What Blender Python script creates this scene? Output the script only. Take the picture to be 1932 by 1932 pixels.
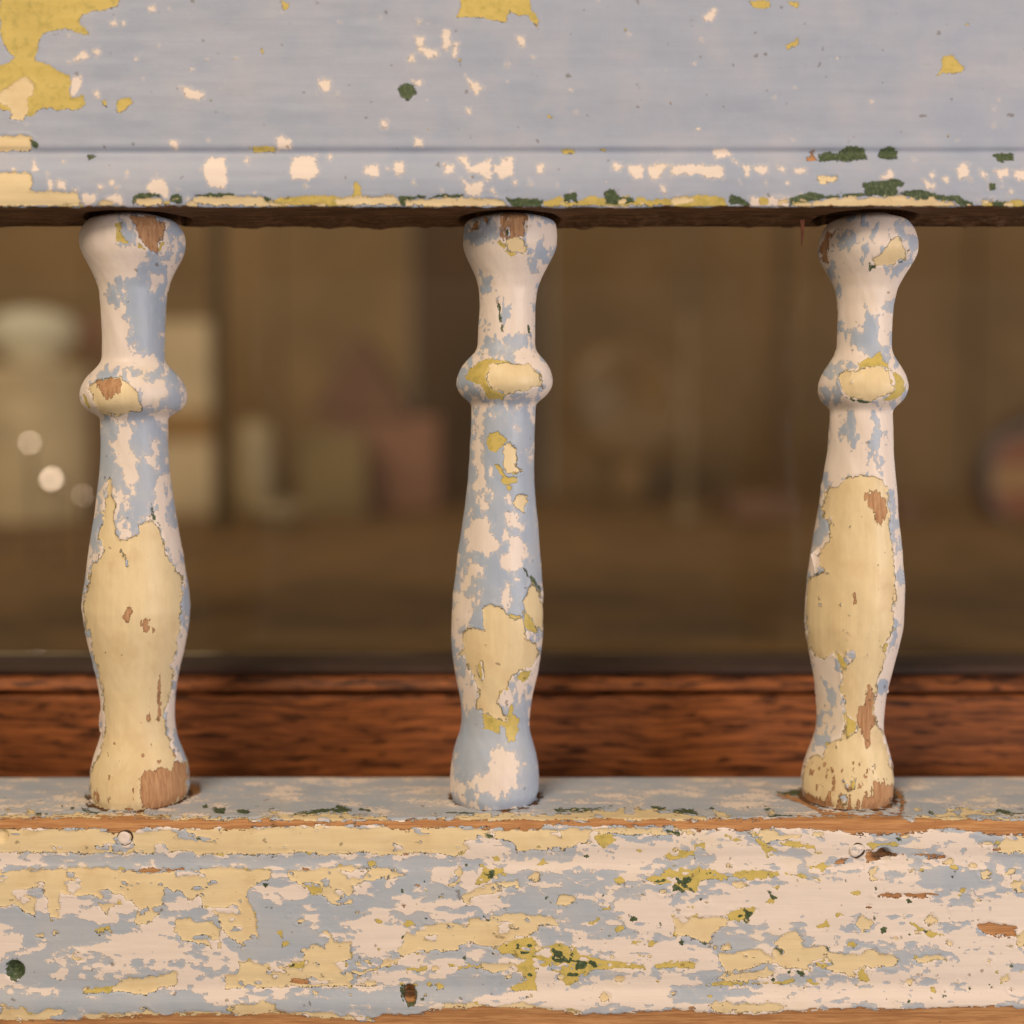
import bpy, math
import numpy as np
from mathutils import Vector, Matrix

for o in list(bpy.data.objects):
    bpy.data.objects.remove(o)
S = bpy.context.scene
COL = S.collection
rng = np.random.default_rng(7)

# ------------------------------------------------------------------ camera
F = 2378.0                       # focal length, in units of the 1932-wide tracing grid
DIST = 0.32                      # camera to the plane of the balusters (m)
PITCH = math.atan((966 - 792) / F)
cam_d = bpy.data.cameras.new('camera')
cam = bpy.data.objects.new('camera', cam_d)
COL.objects.link(cam)
cam.location = (0, -DIST, 0)
cam.rotation_euler = (math.pi / 2 - PITCH, 0, 0)
cam_d.sensor_width = 36
cam_d.lens = F / 1932 * 36
cam_d.clip_start = 0.01
cam_d.clip_end = 50
cam_d.dof.use_dof = True
cam_d.dof.focus_distance = 0.3105
cam_d.dof.aperture_fstop = 4.0
cam_d.dof.aperture_blades = 0
S.camera = cam

# ------------------------------------------------------------------ world, lamps, exposure
world = bpy.data.worlds.new('World')
S.world = world
world.use_nodes = True
bg = world.node_tree.nodes['Background']
bg.inputs[0].default_value = (1.0, 0.80, 0.60, 1)
bg.inputs[1].default_value = 0.28


def area(name, loc, target, size, power, color):
    d = bpy.data.lights.new(name, 'AREA')
    d.shape = 'DISK'
    d.size = size
    d.energy = power
    d.color = color
    o = bpy.data.objects.new(name, d)
    COL.objects.link(o)
    o.location = loc
    o.rotation_euler = (Vector(target) - Vector(loc)).to_track_quat('-Z', 'Y').to_euler()
    return o


LAMP = (-0.50, -0.95, 0.95)
area('room_lamp', LAMP, (0, 0, 0), 0.6, 14.4, (1.0, 0.80, 0.58))
area('window_lamp', (1.08, -0.85, 0.02), (0.03, 0, -0.06), 0.45, 9.5, (0.98, 0.88, 0.86))

S.view_settings.view_transform = 'Standard'
S.view_settings.look = 'None'
S.view_settings.gamma = 1
S.view_settings.exposure = 0.0
S.render.resolution_x = 1024
S.render.resolution_y = 1024

# ------------------------------------------------------------------ tracing helpers
cp, sp = math.cos(PITCH), math.sin(PITCH)


def unproj(px, py, Y):
    """world point on the plane y = Y that is seen at grid position (px, py)"""
    u = (np.asarray(px, float) - 966) / F
    v = (966 - np.asarray(py, float)) / F
    dx, dy, dz = u, cp + v * sp, -sp + v * cp
    t = (Y + DIST) / dy
    return dx * t, dz * t


def proj(x, y, z):
    yy = y + DIST
    w = yy * cp - z * sp
    return 966 + F * x / w, 966 - F * (yy * sp + z * cp) / w


def hash3(ix, iy, iz):
    h = (ix * 374761393 + iy * 668265263 + iz * 1274126177) & 0xffffffff
    h = ((h ^ (h >> 13)) * 1274126177) & 0xffffffff
    h = h ^ (h >> 16)
    return (h & 0xffff) / 65535.0


def noise(x, y, z=0.0):
    """value noise 0..1"""
    x, y, z = np.broadcast_arrays(np.asarray(x, float), np.asarray(y, float), np.asarray(z, float))
    ix, iy, iz = [np.floor(a).astype(np.int64) for a in (x, y, z)]
    fx, fy, fz = x - ix, y - iy, z - iz
    fx, fy, fz = [f * f * (3 - 2 * f) for f in (fx, fy, fz)]
    r = 0
    for a in (0, 1):
        for b in (0, 1):
            for c in (0, 1):
                w = (fx if a else 1 - fx) * (fy if b else 1 - fy) * (fz if c else 1 - fz)
                r = r + w * hash3(ix + a, iy + b, iz + c)
    return r


def fbm(x, y, z=0.0, n=4):
    r, a, t = 0, 1.0, 0.0
    for i in range(n):
        r = r + a * noise(x * 2 ** i + 17.3 * i, y * 2 ** i - 9.1 * i, z * 2 ** i + 3.7 * i)
        t += a
        a *= 0.55
    return r / t


def poly_sdf(px, py, pts):
    """signed distance, positive inside"""
    p = np.asarray(pts, float)
    d = np.full(px.shape, 1e9)
    ins = np.zeros(px.shape, bool)
    n = len(p)
    for i in range(n):
        ax, ay = p[i]
        bx, by = p[(i + 1) % n]
        ex, ey = bx - ax, by - ay
        wx, wy = px - ax, py - ay
        t = np.clip((wx * ex + wy * ey) / (ex * ex + ey * ey + 1e-12), 0, 1)
        d = np.minimum(d, (wx - t * ex) ** 2 + (wy - t * ey) ** 2)
        c = (ay > py) != (by > py)
        with np.errstate(divide='ignore', invalid='ignore'):
            xi = ax + (py - ay) * ex / (ey if ey != 0 else 1e-12)
        ins ^= c & (px < xi)
    d = np.sqrt(d)
    return np.where(ins, d, -d)


LAYERS = ('white', 'mustard', 'green', 'cream', 'wood')
CAP = 24.0


class Paint:
    """layer fields on a set of surface points: signed distance into each exposed layer"""

    def __init__(self, px, py, seed, warp=4.0):
        self.px0, self.py0 = px, py
        w1 = fbm(px / 22, py / 22, seed, 3) - .5
        w2 = fbm(px / 22, py / 22, seed + 40, 3) - .5
        self.px = px + w1 * 2 * warp
        self.py = py + w2 * 2 * warp
        self.f = {k: np.full(px.shape, -CAP) for k in LAYERS}
        self.seed = seed

    def _sub(self, pts, fn):
        p = np.asarray(pts, float)
        x0, y0 = p.min(0) - CAP
        x1, y1 = p.max(0) + CAP
        idx = np.nonzero((self.px > x0) & (self.px < x1) & (self.py > y0) & (self.py < y1))[0]
        if len(idx):
            d = np.clip(poly_sdf(self.px[idx], self.py[idx], p), -CAP, CAP)
            fn(idx, d)

    def add(self, layer, pts):
        def fn(i, d):
            self.f[layer][i] = np.maximum(self.f[layer][i], d)
        self._sub(pts, fn)

    def cut(self, layers, pts):
        def fn(i, d):
            for l in layers:
                self.f[l][i] = np.minimum(self.f[l][i], -d)
        self._sub(pts, fn)

    def over(self, layer, pts):
        k = ('blue',) + LAYERS
        self.cut(k[k.index(layer) + 1:], pts)
        if layer != 'blue':
            self.add(layer, pts)

    def erode(self, layers, sx, sy, amp, seed, hole=.70):
        n = fbm(self.px0 / sx, self.py0 / sy, seed, 4) - .5
        for l in layers:
            f = self.f[l] + n * amp
            f = np.minimum(f, (hole - .5 - n) * 120)
            self.f[l] = np.where(self.f[l] > -CAP + .5, np.clip(f, -CAP, CAP), self.f[l])

    def specks(self, layer, n, box, size, aspect=1.0, seed=0):
        r = np.random.default_rng(seed)
        for _ in range(n):
            cx, cy = r.uniform(box[0], box[2]), r.uniform(box[1], box[3])
            s = size[0] + (size[1] - size[0]) * r.random() ** 2.2
            m = r.integers(5, 9)
            a0 = r.uniform(0, 6.28)
            pts = []
            for k in range(m):
                a = a0 + k * 2 * math.pi / m
                q = s * r.uniform(.55, 1.2)
                pts.append((cx + q * math.cos(a) * aspect, cy + q * math.sin(a)))
            self.add(layer, pts)


# ------------------------------------------------------------------ node helpers
def nd(nt, typ, **kw):
    n = nt.nodes.new(typ)
    for k, v in kw.items():
        setattr(n, k, v)
    return n


def new_mat(name):
    m = bpy.data.materials.new(name)
    m.use_nodes = True
    nt = m.node_tree
    return m, nt, nt.nodes['Principled BSDF']


def math_n(nt, op, a, b=None, clamp=False):
    n = nd(nt, 'ShaderNodeMath', operation=op)
    n.use_clamp = clamp
    for i, v in enumerate((a, b)):
        if v is None:
            continue
        if isinstance(v, (int, float)):
            n.inputs[i].default_value = v
        else:
            nt.links.new(v, n.inputs[i])
    return n.outputs[0]


def sstep(nt, v, a, b):
    n = nd(nt, 'ShaderNodeMapRange', interpolation_type='SMOOTHSTEP')
    nt.links.new(v, n.inputs[0])
    n.inputs[1].default_value = a
    n.inputs[2].default_value = b
    return n.outputs[0]


def mixc(nt, fac, a, b):
    n = nd(nt, 'ShaderNodeMix', data_type='RGBA')
    if isinstance(fac, (int, float)):
        n.inputs[0].default_value = fac
    else:
        nt.links.new(fac, n.inputs[0])
    for s, v in ((6, a), (7, b)):
        if isinstance(v, tuple):
            n.inputs[s].default_value = (*v, 1)
        else:
            nt.links.new(v, n.inputs[s])
    return n.outputs[2]


def tex_noise(nt, vec, scale, detail=4, rough=.55, stretch=None):
    if stretch is not None:
        m = nd(nt, 'ShaderNodeMapping')
        m.inputs['Scale'].default_value = stretch
        nt.links.new(vec, m.inputs[0])
        vec = m.outputs[0]
    n = nd(nt, 'ShaderNodeTexNoise')
    n.inputs['Scale'].default_value = scale
    n.inputs['Detail'].default_value = detail
    n.inputs['Roughness'].default_value = rough
    nt.links.new(vec, n.inputs['Vector'])
    return n.outputs[0]


BLUE = (0.390, 0.465, 0.590)
WHITE = (0.810, 0.710, 0.645)
MUSTARD = (0.620, 0.485, 0.145)
GREEN = (0.055, 0.085, 0.040)
CREAM = (0.790, 0.645, 0.395)
WOOD = (0.560, 0.300, 0.130)
OLDWOOD = (0.230, 0.115, 0.050)


def paint_material(name, along, BLUE, BLUE2, W0=(.38, .175, .070), W1=WOOD, lipgate=(.50, .60), st_amt=1.0):
    """layers of old paint worn down to the wood; along = direction of the wood grain"""
    m, nt, bsdf = new_mat(name)
    L = nt.links
    vec = nd(nt, 'ShaderNodeTexCoord').outputs['Object']
    fine = tex_noise(nt, vec, 1500, 3, .6)
    mid = tex_noise(nt, vec, 520, 3, .6)
    low = tex_noise(nt, vec, 70, 4, .6)
    st = {'x': (.06, 1, 1), 'z': (1, 1, .06)}[along]
    grain = tex_noise(nt, vec, 1500, 4, .65, st)
    brush = tex_noise(nt, vec, 650, 4, .7, st)
    jag = math_n(nt, 'ADD', math_n(nt, 'MULTIPLY', math_n(nt, 'SUBTRACT', mid, .5), 11.0),
                 math_n(nt, 'MULTIPLY', math_n(nt, 'SUBTRACT', fine, .5), 9.0))
    split = tex_noise(nt, vec, 1000, 3, .6, {'x': (.3, 1, 1), 'z': (1, 1, .22)}[along])
    streakjag = math_n(nt, 'MULTIPLY', math_n(nt, 'SUBTRACT', split, .5), 22.0)
    crumb = tex_noise(nt, vec, 1050, 4, .7)
    att = {}
    for k in LAYERS + ('stain',):
        a = nd(nt, 'ShaderNodeAttribute', attribute_name=k)
        att[k] = a.outputs['Fac']
    s = {}
    for k in LAYERS:
        v = math_n(nt, 'ADD', att[k], jag)
        if k in ('wood', 'cream', 'green'):
            v = math_n(nt, 'ADD', v, math_n(nt, 'MULTIPLY', streakjag, 1.0 if k == 'wood' else .45))
        s[k] = v
    s['white'] = math_n(nt, 'ADD', s['white'], math_n(nt, 'MULTIPLY', math_n(nt, 'SUBTRACT', crumb, .5), 16.0))
    mk = {k: sstep(nt, s[k], -0.8, 0.8) for k in LAYERS}
    # the white coat shows through the thin blue one before it is gone
    mk['white'] = math_n(nt, 'MAXIMUM', mk['white'], math_n(nt, 'MULTIPLY', sstep(nt, s['white'], -7, 1), .30))
    # colours with their own variation
    lo = math_n(nt, 'SUBTRACT', low, .5)
    br = math_n(nt, 'SUBTRACT', brush, .5)

    def vary(c, amt_low, amt_brush):
        f = math_n(nt, 'ADD', 1.0, math_n(nt, 'ADD', math_n(nt, 'MULTIPLY', lo, amt_low),
                                          math_n(nt, 'MULTIPLY', br, amt_brush)))
        n = nd(nt, 'ShaderNodeVectorMath', operation='SCALE')
        n.inputs[0].default_value = c
        L.new(f, n.inputs['Scale'])
        return n.outputs[0]
    blue = mixc(nt, sstep(nt, low, .35, .75), vary(BLUE, .20, .16 * st_amt), vary(BLUE2, .1, .16 * st_amt))
    white = mixc(nt, sstep(nt, low, .5, .8), vary(WHITE, .14, .20), (.78, .67, .54))
    mus = mixc(nt, sstep(nt, mid, .45, .8), vary(MUSTARD, .3, .2), (.42, .36, .10))
    grn = mixc(nt, sstep(nt, fine, .45, .68), vary(GREEN, .6, 1.1), (.13, .165, .085))
    crm = mixc(nt, sstep(nt, low, .45, .78), vary(CREAM, .26, .30), (.70, .54, .31))
    blot = sstep(nt, tex_noise(nt, vec, 150, 5, .65, {'x': (.6, 1, 1), 'z': (1, 1, .5)}[along]), .52, .78)
    crm = mixc(nt, math_n(nt, 'MULTIPLY', blot, .55), crm, (.58, .41, .22))
    gfac = sstep(nt, grain, .35, .68)
    wood = mixc(nt, gfac, W0, W1)
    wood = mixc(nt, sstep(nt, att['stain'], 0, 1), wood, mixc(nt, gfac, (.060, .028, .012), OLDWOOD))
    col = mixc(nt, mk['white'], blue, white)
    col = mixc(nt, mk['mustard'], col, mus)
    col = mixc(nt, mk['green'], col, grn)
    # chip lips: olive and green coats in between, plus painted edge shadow
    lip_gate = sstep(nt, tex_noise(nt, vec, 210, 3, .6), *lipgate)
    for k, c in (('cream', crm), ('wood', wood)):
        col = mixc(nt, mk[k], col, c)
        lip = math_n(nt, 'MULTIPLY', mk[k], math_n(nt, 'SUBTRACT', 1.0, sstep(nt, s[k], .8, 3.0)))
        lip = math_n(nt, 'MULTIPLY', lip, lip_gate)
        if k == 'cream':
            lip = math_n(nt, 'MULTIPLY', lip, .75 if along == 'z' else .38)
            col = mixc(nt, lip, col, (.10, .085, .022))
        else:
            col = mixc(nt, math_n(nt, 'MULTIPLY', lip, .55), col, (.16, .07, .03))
    # grime specks
    sp_ = sstep(nt, tex_noise(nt, vec, 420, 2, .5), .705, .76)
    col = mixc(nt, math_n(nt, 'MULTIPLY', sp_, .55), col, (.12, .085, .05))
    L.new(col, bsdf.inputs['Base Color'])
    # relief of the coats
    dep = math_n(nt, 'MULTIPLY', mk['white'], .16)
    for k, d in (('mustard', .34), ('green', .45), ('cream', .62), ('wood', .9)):
        dep = math_n(nt, 'MAXIMUM', dep, math_n(nt, 'MULTIPLY', mk[k], d))
    h = math_n(nt, 'SUBTRACT', 1.0, dep)
    h = math_n(nt, 'ADD', h, math_n(nt, 'MULTIPLY', math_n(nt, 'MULTIPLY', grain, mk['wood']), .35))
    h = math_n(nt, 'ADD', h, math_n(nt, 'MULTIPLY', brush, .12 * st_amt))
    h = math_n(nt, 'ADD', h, math_n(nt, 'MULTIPLY', mid, .10))
    b = nd(nt, 'ShaderNodeBump')
    b.inputs['Strength'].default_value = .9
    b.inputs['Distance'].default_value = 0.00070
    L.new(h, b.inputs['Height'])
    L.new(b.outputs[0], bsdf.inputs['Normal'])
    r = math_n(nt, 'ADD', .44 if along == 'z' else .52, math_n(nt, 'MULTIPLY', mk['wood'], .25))
    r = math_n(nt, 'ADD', r, math_n(nt, 'MULTIPLY', lo, .25))
    L.new(r, bsdf.inputs['Roughness'])
    bsdf.inputs['Specular IOR Level'].default_value = .32
    return m


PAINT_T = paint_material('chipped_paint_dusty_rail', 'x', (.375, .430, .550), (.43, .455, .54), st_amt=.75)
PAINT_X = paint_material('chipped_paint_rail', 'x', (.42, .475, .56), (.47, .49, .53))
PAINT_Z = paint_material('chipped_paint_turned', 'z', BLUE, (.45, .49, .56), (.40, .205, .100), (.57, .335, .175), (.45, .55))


# ------------------------------------------------------------------ object helpers
def mesh_obj(name, verts, faces, mat, parent=None, smooth=True):
    verts = np.asarray(verts, np.float32)
    off = Vector((0, 0, 0))
    if parent is not None:
        p = parent
        while p is not None:
            off += p.location
            p = p.parent
    verts = verts - np.array(off, np.float32)
    me = bpy.data.meshes.new(name)
    faces = np.asarray(faces, np.int32) if not isinstance(faces, list) else faces
    if isinstance(faces, list):
        me.from_pydata([tuple(v) for v in verts.tolist()], [], faces)
    else:
        n, k = faces.shape
        me.vertices.add(len(verts))
        me.vertices.foreach_set('co', verts.ravel())
        me.loops.add(n * k)
        me.loops.foreach_set('vertex_index', faces.ravel())
        me.polygons.add(n)
        me.polygons.foreach_set('loop_start', np.arange(0, n * k, k, dtype=np.int32))
        me.update(calc_edges=True)
    me.polygons.foreach_set('use_smooth', np.full(len(me.polygons), smooth, bool))
    me.materials.append(mat)
    me.validate()
    o = bpy.data.objects.new(name, me)
    COL.objects.link(o)
    o.parent = parent
    return o


def set_attr(o, name, arr):
    a = o.data.attributes.new(name, 'FLOAT', 'POINT')
    a.data.foreach_set('value', np.asarray(arr, np.float32))


def empty(name, loc):
    o = bpy.data.objects.new(name, None)
    o.location = loc
    o.empty_display_size = .02
    COL.objects.link(o)
    return o


def tag(o, label, cat, group=None):
    o['label'] = label
    o['category'] = cat
    if group:
        o['group'] = group
    return o


def grid_faces(nu, nv, wrap_u=False):
    u = np.arange(nu if wrap_u else nu - 1)
    v = np.arange(nv - 1)
    U, V = np.meshgrid(u, v, indexing='ij')
    U2 = (U + 1) % nu
    a, b, c, d = U * nv + V, U2 * nv + V, U2 * nv + V + 1, U * nv + V + 1
    return np.stack([a, b, c, d], -1).reshape(-1, 4).astype(np.int32)


def box(name, x0, x1, y0, y1, z0, z1, mat, parent=None, bevel=0.0):
    v = [(x, y, z) for x in (x0, x1) for y in (y0, y1) for z in (z0, z1)]
    f = [(0, 1, 3, 2), (4, 6, 7, 5), (0, 4, 5, 1), (2, 3, 7, 6), (0, 2, 6, 4), (1, 5, 7, 3)]
    o = mesh_obj(name, v, f, mat, parent, smooth=False)
    if bevel:
        b = o.modifiers.new('bevel', 'BEVEL')
        b.width = bevel
        b.segments = 3
    return o


def lathe(name, prof, c, mat, parent=None, seg=48, axis='z'):
    """prof: (radius, height) list, about a vertical (z) or depth (y) axis through c"""
    pr = np.asarray(prof, float)
    th = np.linspace(0, 2 * math.pi, seg, endpoint=False)
    R, T = np.meshgrid(pr[:, 0], th)
    H = np.broadcast_to(pr[:, 1], R.shape)
    if axis == 'z':
        v = np.stack([c[0] + R * np.cos(T), c[1] + R * np.sin(T), c[2] + H], -1)
        f = grid_faces(seg, len(pr), True)
    else:
        v = np.stack([c[0] + R * np.cos(T), c[1] - H, c[2] + R * np.sin(T)], -1)
        f = grid_faces(seg, len(pr), True)
    return mesh_obj(name, v.reshape(-1, 3), f, mat, parent)


def simple_mat(name, c, rough=.5, var=.15, scale=60, c2=None, metal=0.0, bump=0.0):
    m, nt, b = new_mat(name)
    vec = nd(nt, 'ShaderNodeTexCoord').outputs['Object']
    n = tex_noise(nt, vec, scale, 4, .6)
    c2 = c2 or tuple(x * (1 - 2 * var) for x in c)
    nt.links.new(mixc(nt, sstep(nt, n, .35, .7), c, c2), b.inputs['Base Color'])
    b.inputs['Roughness'].default_value = rough
    b.inputs['Metallic'].default_value = metal
    if bump:
        bn = nd(nt, 'ShaderNodeBump')
        bn.inputs['Distance'].default_value = bump
        nt.links.new(n, bn.inputs['Height'])
        nt.links.new(bn.outputs[0], b.inputs['Normal'])
    return m


# ------------------------------------------------------------------ traced wear, in enlarged-view coordinates
K1 = 1200 / 1932 * 1932 / 3582
K2 = 800 / 1932 * 1932 / 3582
G = 1932 / 3582
VIEWS = {'A': (0, 0, K1), 'B': (1200 * G, 0, K1), 'C': (2382 * G, 0, K1),
         'a': (0, 2650 * G, K1), 'b': (1200 * G, 2650 * G, K1), 'c': (2382 * G, 2650 * G, K1)}
for nm, xo in (('L', 200), ('M', 1400), ('R', 2650)):
    for i, yo in enumerate((700, 1400, 2100)):
        VIEWS[nm + str(i + 1)] = (xo * G, yo * G, K2)


def V(view, txt):
    ox, oy, k = VIEWS[view]
    out = []
    for poly in txt.split(';'):
        n = [float(t) for t in poly.replace(',', ' ').split()]
        if len(n) >= 6:
            pts = []
            for i in range(0, len(n) - 1, 2):
                x = n[i]
                if view in 'ABab' and 1925 < x < 1940:
                    x += 45
                if view in 'BCbc' and x == 0:
                    x -= 45
                pts.append((ox + k * x, oy + k * n[i + 1]))
            out.append(pts)
    return out


def put(P, view, layer, txt, over=False):
    for pts in V(view, txt):
        if layer == 'blue':
            P.cut(('white',), pts)
            if over:
                P.over('blue', pts)
        elif over:
            P.over(layer, pts)
        else:
            P.add(layer, pts)

# ------------------------------------------------------------------ the gallery
YF = -0.0185        # front edge of the rails
YB = 0.0175         # back of the rails
zl = float(unproj(966, 1545, YF)[1])       # ledge of the bottom rail
zu = float(unproj(966, 393, YF)[1])        # underside of the top rail
gallery = empty('spindle_gallery', (0, 0, float(unproj(966, 1985, YF)[1])))
tag(gallery, 'chipped pale blue wooden gallery rail with three turned balusters', 'railing')


def xs_cols():
    a = np.arange(-900, -60, 9.0)
    b = np.arange(-60, 1992, 3.0)
    c = np.arange(1992, 2840, 9.0)
    return np.concatenate([a, b, c])


def build_rail(name, prof, paint_fn, seed, wob, mat):
    """prof: list of (Y, z) from one back edge round the front to the other"""
    prof = np.asarray(prof)
    cols = xs_cols()
    X = unproj(cols, 966, YF)[0]
    Xg, Yg = np.meshgrid(X, prof[:, 0], indexing='ij')
    _, Zg = np.meshgrid(X, prof[:, 1], indexing='ij')
    Yg, Zg = Yg.copy(), Zg.copy()
    tang = np.gradient(prof, axis=0)
    tang /= np.linalg.norm(tang, axis=1)[:, None] + 1e-12
    nY, nZ = tang[:, 1], -tang[:, 0]
    if nY[len(nY) // 2] > 0:
        nY, nZ = -nY, -nZ
    px, py = proj(Xg, Yg, Zg)
    # hand-made unevenness of the stick
    w = (fbm(px / 240, py / 60, seed, 3) - .5) * wob
    Yg += nY[None] * w
    Zg += nZ[None] * w
    px, py = proj(Xg, Yg, Zg)
    P, stain, extra = paint_fn(px.ravel(), py.ravel(), Yg.ravel())
    dep = paint_depth(P).reshape(px.shape) + extra.reshape(px.shape)
    Yg -= nY[None] * dep
    Zg -= nZ[None] * dep
    v = np.stack([Xg, Yg, Zg], -1).reshape(-1, 3)
    f = grid_faces(len(cols), len(prof))
    o = mesh_obj(name, v, f, mat, gallery)
    for k in LAYERS:
        set_attr(o, k, P.f[k])
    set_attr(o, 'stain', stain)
    return o


def ss(x, a, b):
    t = np.clip((x - a) / (b - a), 0, 1)
    return t * t * (3 - 2 * t)


def paint_depth(P):
    d = 0.00008 * ss(P.f['mustard'], -1.5, 1.5)
    d = np.maximum(d, 0.00010 * ss(P.f['green'], -1.5, 1.5))
    d = np.maximum(d, 0.00022 * ss(P.f['cream'], -1.6, 1.6))
    d = np.maximum(d, 0.00030 * ss(P.f['wood'], -1.6, 1.6))
    # the coats curl up here and there along the broken edge
    g = ss(fbm(P.px0 / 26, P.py0 / 26, P.seed + 90, 2), .42, .66)
    e = np.maximum(P.f['cream'], P.f['wood'])
    return d - 0.00016 * g * np.exp(-((e + 3.2) / 2.4) ** 2)


def resample(pts, step):
    """pts: (py_grid, Y) control points seen from the front -> dense (Y, z)"""
    out = []
    for (p0, y0), (p1, y1) in zip(pts[:-1], pts[1:]):
        n = max(1, int(abs(p1 - p0) / step))
        for i in range(n):
            t = i / n
            out.append((p0 + (p1 - p0) * t, y0 + (y1 - y0) * t))
    out.append(pts[-1])
    a = np.asarray(out)
    k = np.array([1, 2, 3, 2, 1.0])
    k /= k.sum()
    ys = np.convolve(np.pad(a[:, 1], 2, mode='edge'), k, mode='valid')
    return [(y, float(unproj(966, p, y)[1])) for p, y in zip(a[:, 0], ys)]


# ---- top rail: flat board, quirk, bead, bare underside
ft = resample([(-320, -.0172), (262, -.0172), (276, -.0174), (283, -.0171), (287, -.0162), (291, -.0161), (296, -.0171),
               (304, -.0178), (318, -.0183), (338, -.0187), (358, -.0188), (374, -.0186), (384, -.0184), (390, -.0181)], 3.0)
zb = ft[-1][1]
YBT = 0.0105
und = [(YF + .0004 + (YBT - YF) * t, zb - .00012 - .0002 * min(1, t * 6)) for t in np.linspace(0.02, 1, 84)]
prof_top = [(YBT, ft[0][1])] + ft + und
prof_top += [(YBT + .0001, zb + .02)]


def paint_top(px, py, Y):
    P = Paint(px, py, 3.1, 3.2)
    n = fbm(px / 30, py / 22, 5.5, 4)
    P.f['white'] = np.clip((n - .80) * 120, -CAP, CAP)
    q = put
    q(P, 'A', 'mustard', '0 -200 0 180 30 260 80 320 60 350 0 370 -40 500 0 620 170 655 250 610 440 620 480 590 470 545 400 560 395 430 330 400 270 360 200 340 215 250 250 190 330 165 400 160 440 185 500 190 470 145 440 110 460 80 560 60 660 40 680 -60 500 -200;'
      '650 640 670 560 740 545 750 575 700 625; 570 570 600 565 600 600 580 595; 1580 0 1630 20 1620 50 1600 60; 1465 270 1485 275 1480 300 1468 298; 1425 825 1550 825 1550 860 1430 860;'
      '1540 1118 1700 1112 1800 1100 1932 1112 1932 1160 1540 1160')
    q(P, 'B', 'mustard', '630 100 660 40 650 -60 1040 -60 1060 50 1110 120 1100 165 1060 120 1045 85 980 85 950 55 930 80 915 130 780 100; 55 1110 60 1030 80 1020 105 1060 105 1110 100 1150 0 1150 0 1105;'
      '1230 840 1300 835 1305 860 1240 862; 1450 840 1475 838 1475 858; 1130 1135 1230 1100 1250 1130 1450 1120 1500 1140 1932 1112 1932 1158 1130 1158')
    q(P, 'C', 'mustard', '385 10 500 0 500 45 410 50; 590 5 665 10 665 45 620 30; 585 250 640 235 660 205 668 245 600 280; 1435 430 1470 390 1475 315 1545 312 1560 350 1605 390 1580 415 1480 410; 1590 130 1625 125 1615 150;'
      '0 1110 120 1098 240 1120 260 1160 0 1160; 440 1110 490 1110 490 1155 440 1155; 1690 1140 1932 1130 1932 1165 1690 1165')
    q(P, 'A', 'cream', '-40 540 0 520 60 470 140 420 190 470 195 520 150 560 160 610 130 680 60 670 45 600 0 580; -300 765 160 765 190 790 190 850 -300 850; -300 965 170 970 190 1030 160 1075 430 1090 450 1140 300 1165 -300 1160;'
      '760 1115 910 1105 920 1155 770 1155; 1080 1112 1480 1105 1495 1155 1085 1155')
    q(P, 'B', 'cream', '0 1118 290 1100 320 1155 0 1157; 360 1125 560 1110 900 1125 930 1165 360 1160')
    q(P, 'C', 'cream', '650 1150 800 1130 1000 1110 1250 1105 1330 1130 1530 1135 1560 1165 900 1175 650 1165; 770 1000 880 990 880 1015 790 1040')
    q(P, 'A', 'green', '165 775 215 800 215 850 185 845; 745 1105 780 1088 910 1092 915 1112 760 1118 750 1160; 955 1100 1020 1100 1020 1145 960 1150; 1085 1098 1230 1083 1320 1088 1320 1103 1090 1110; 1480 1095 1545 1140 1500 1150; 490 865 540 855 545 880 500 905', True)
    q(P, 'B', 'green', '300 510 350 455 400 480 420 520 370 570 330 550; 310 1103 680 1096 660 1116 360 1120 345 1160 320 1150; 920 1113 1125 1123 1125 1165 950 1165; 1245 1090 1310 1085 1330 1145 1290 1130 1245 1155; 1475 1080 1520 1065 1560 1110 1640 1115 1640 1145 1480 1150', True)
    q(P, 'C', 'green', '770 865 830 850 870 870 940 830 1030 835 1045 900 780 905; 1095 880 1120 840 1180 820 1220 840 1215 895 1130 890;'
      '1025 1030 1130 1015 1200 1010 1265 1030 1250 1050 1220 1050 1225 1090 1370 1070 1440 1095 1490 1110 1560 1105 1650 1140 1640 1170 1560 1160 1530 1132 1330 1126 1240 1100 1000 1106 800 1126 640 1145 615 1160 620 1120 690 1100 720 1080 830 1105 1030 1090;'
      '1760 870 1870 860 1875 905 1780 905; 1735 1040 1775 1020 1770 1065 1740 1070; 265 1130 290 1100 385 1140 375 1160 280 1155; 1750 1135 1840 1135 1835 1165 1760 1170', True)
    q(P, 'A', 'white', '1015 490 1050 490 1150 525 1145 560 1060 550; 410 430 460 430 460 480 430 540 395 540; 1800 450 1860 450 1860 490 1835 515 1805 490; 960 800 1000 800 1000 850 970 840; 1555 780 1590 765 1640 800 1640 850 1570 840;'
      '1145 930 1180 890 1270 890 1275 960 1280 1020 1260 1060 1180 1050 1160 1000; 1650 900 1680 880 1780 880 1800 970 1740 1015 1650 1005 1635 965; 820 1060 860 1005 920 1000 950 1060 950 1130 900 1095 840 1090; 525 290 555 280 565 310 540 330; 415 340 480 285 500 320 440 350;'
      '460 1100 540 1090 550 1150 470 1150; 620 125 650 120 650 145 625 148; 680 120 700 120 695 140; 530 515 560 520 560 555 540 550; 190 900 215 950 195 960; 320 1010 370 1020 365 1070 320 1060; 270 1010 300 1020 295 1080 270 1075; 600 1110 680 1100 700 1150 610 1155; 840 40 870 30 875 60 850 65')
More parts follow.
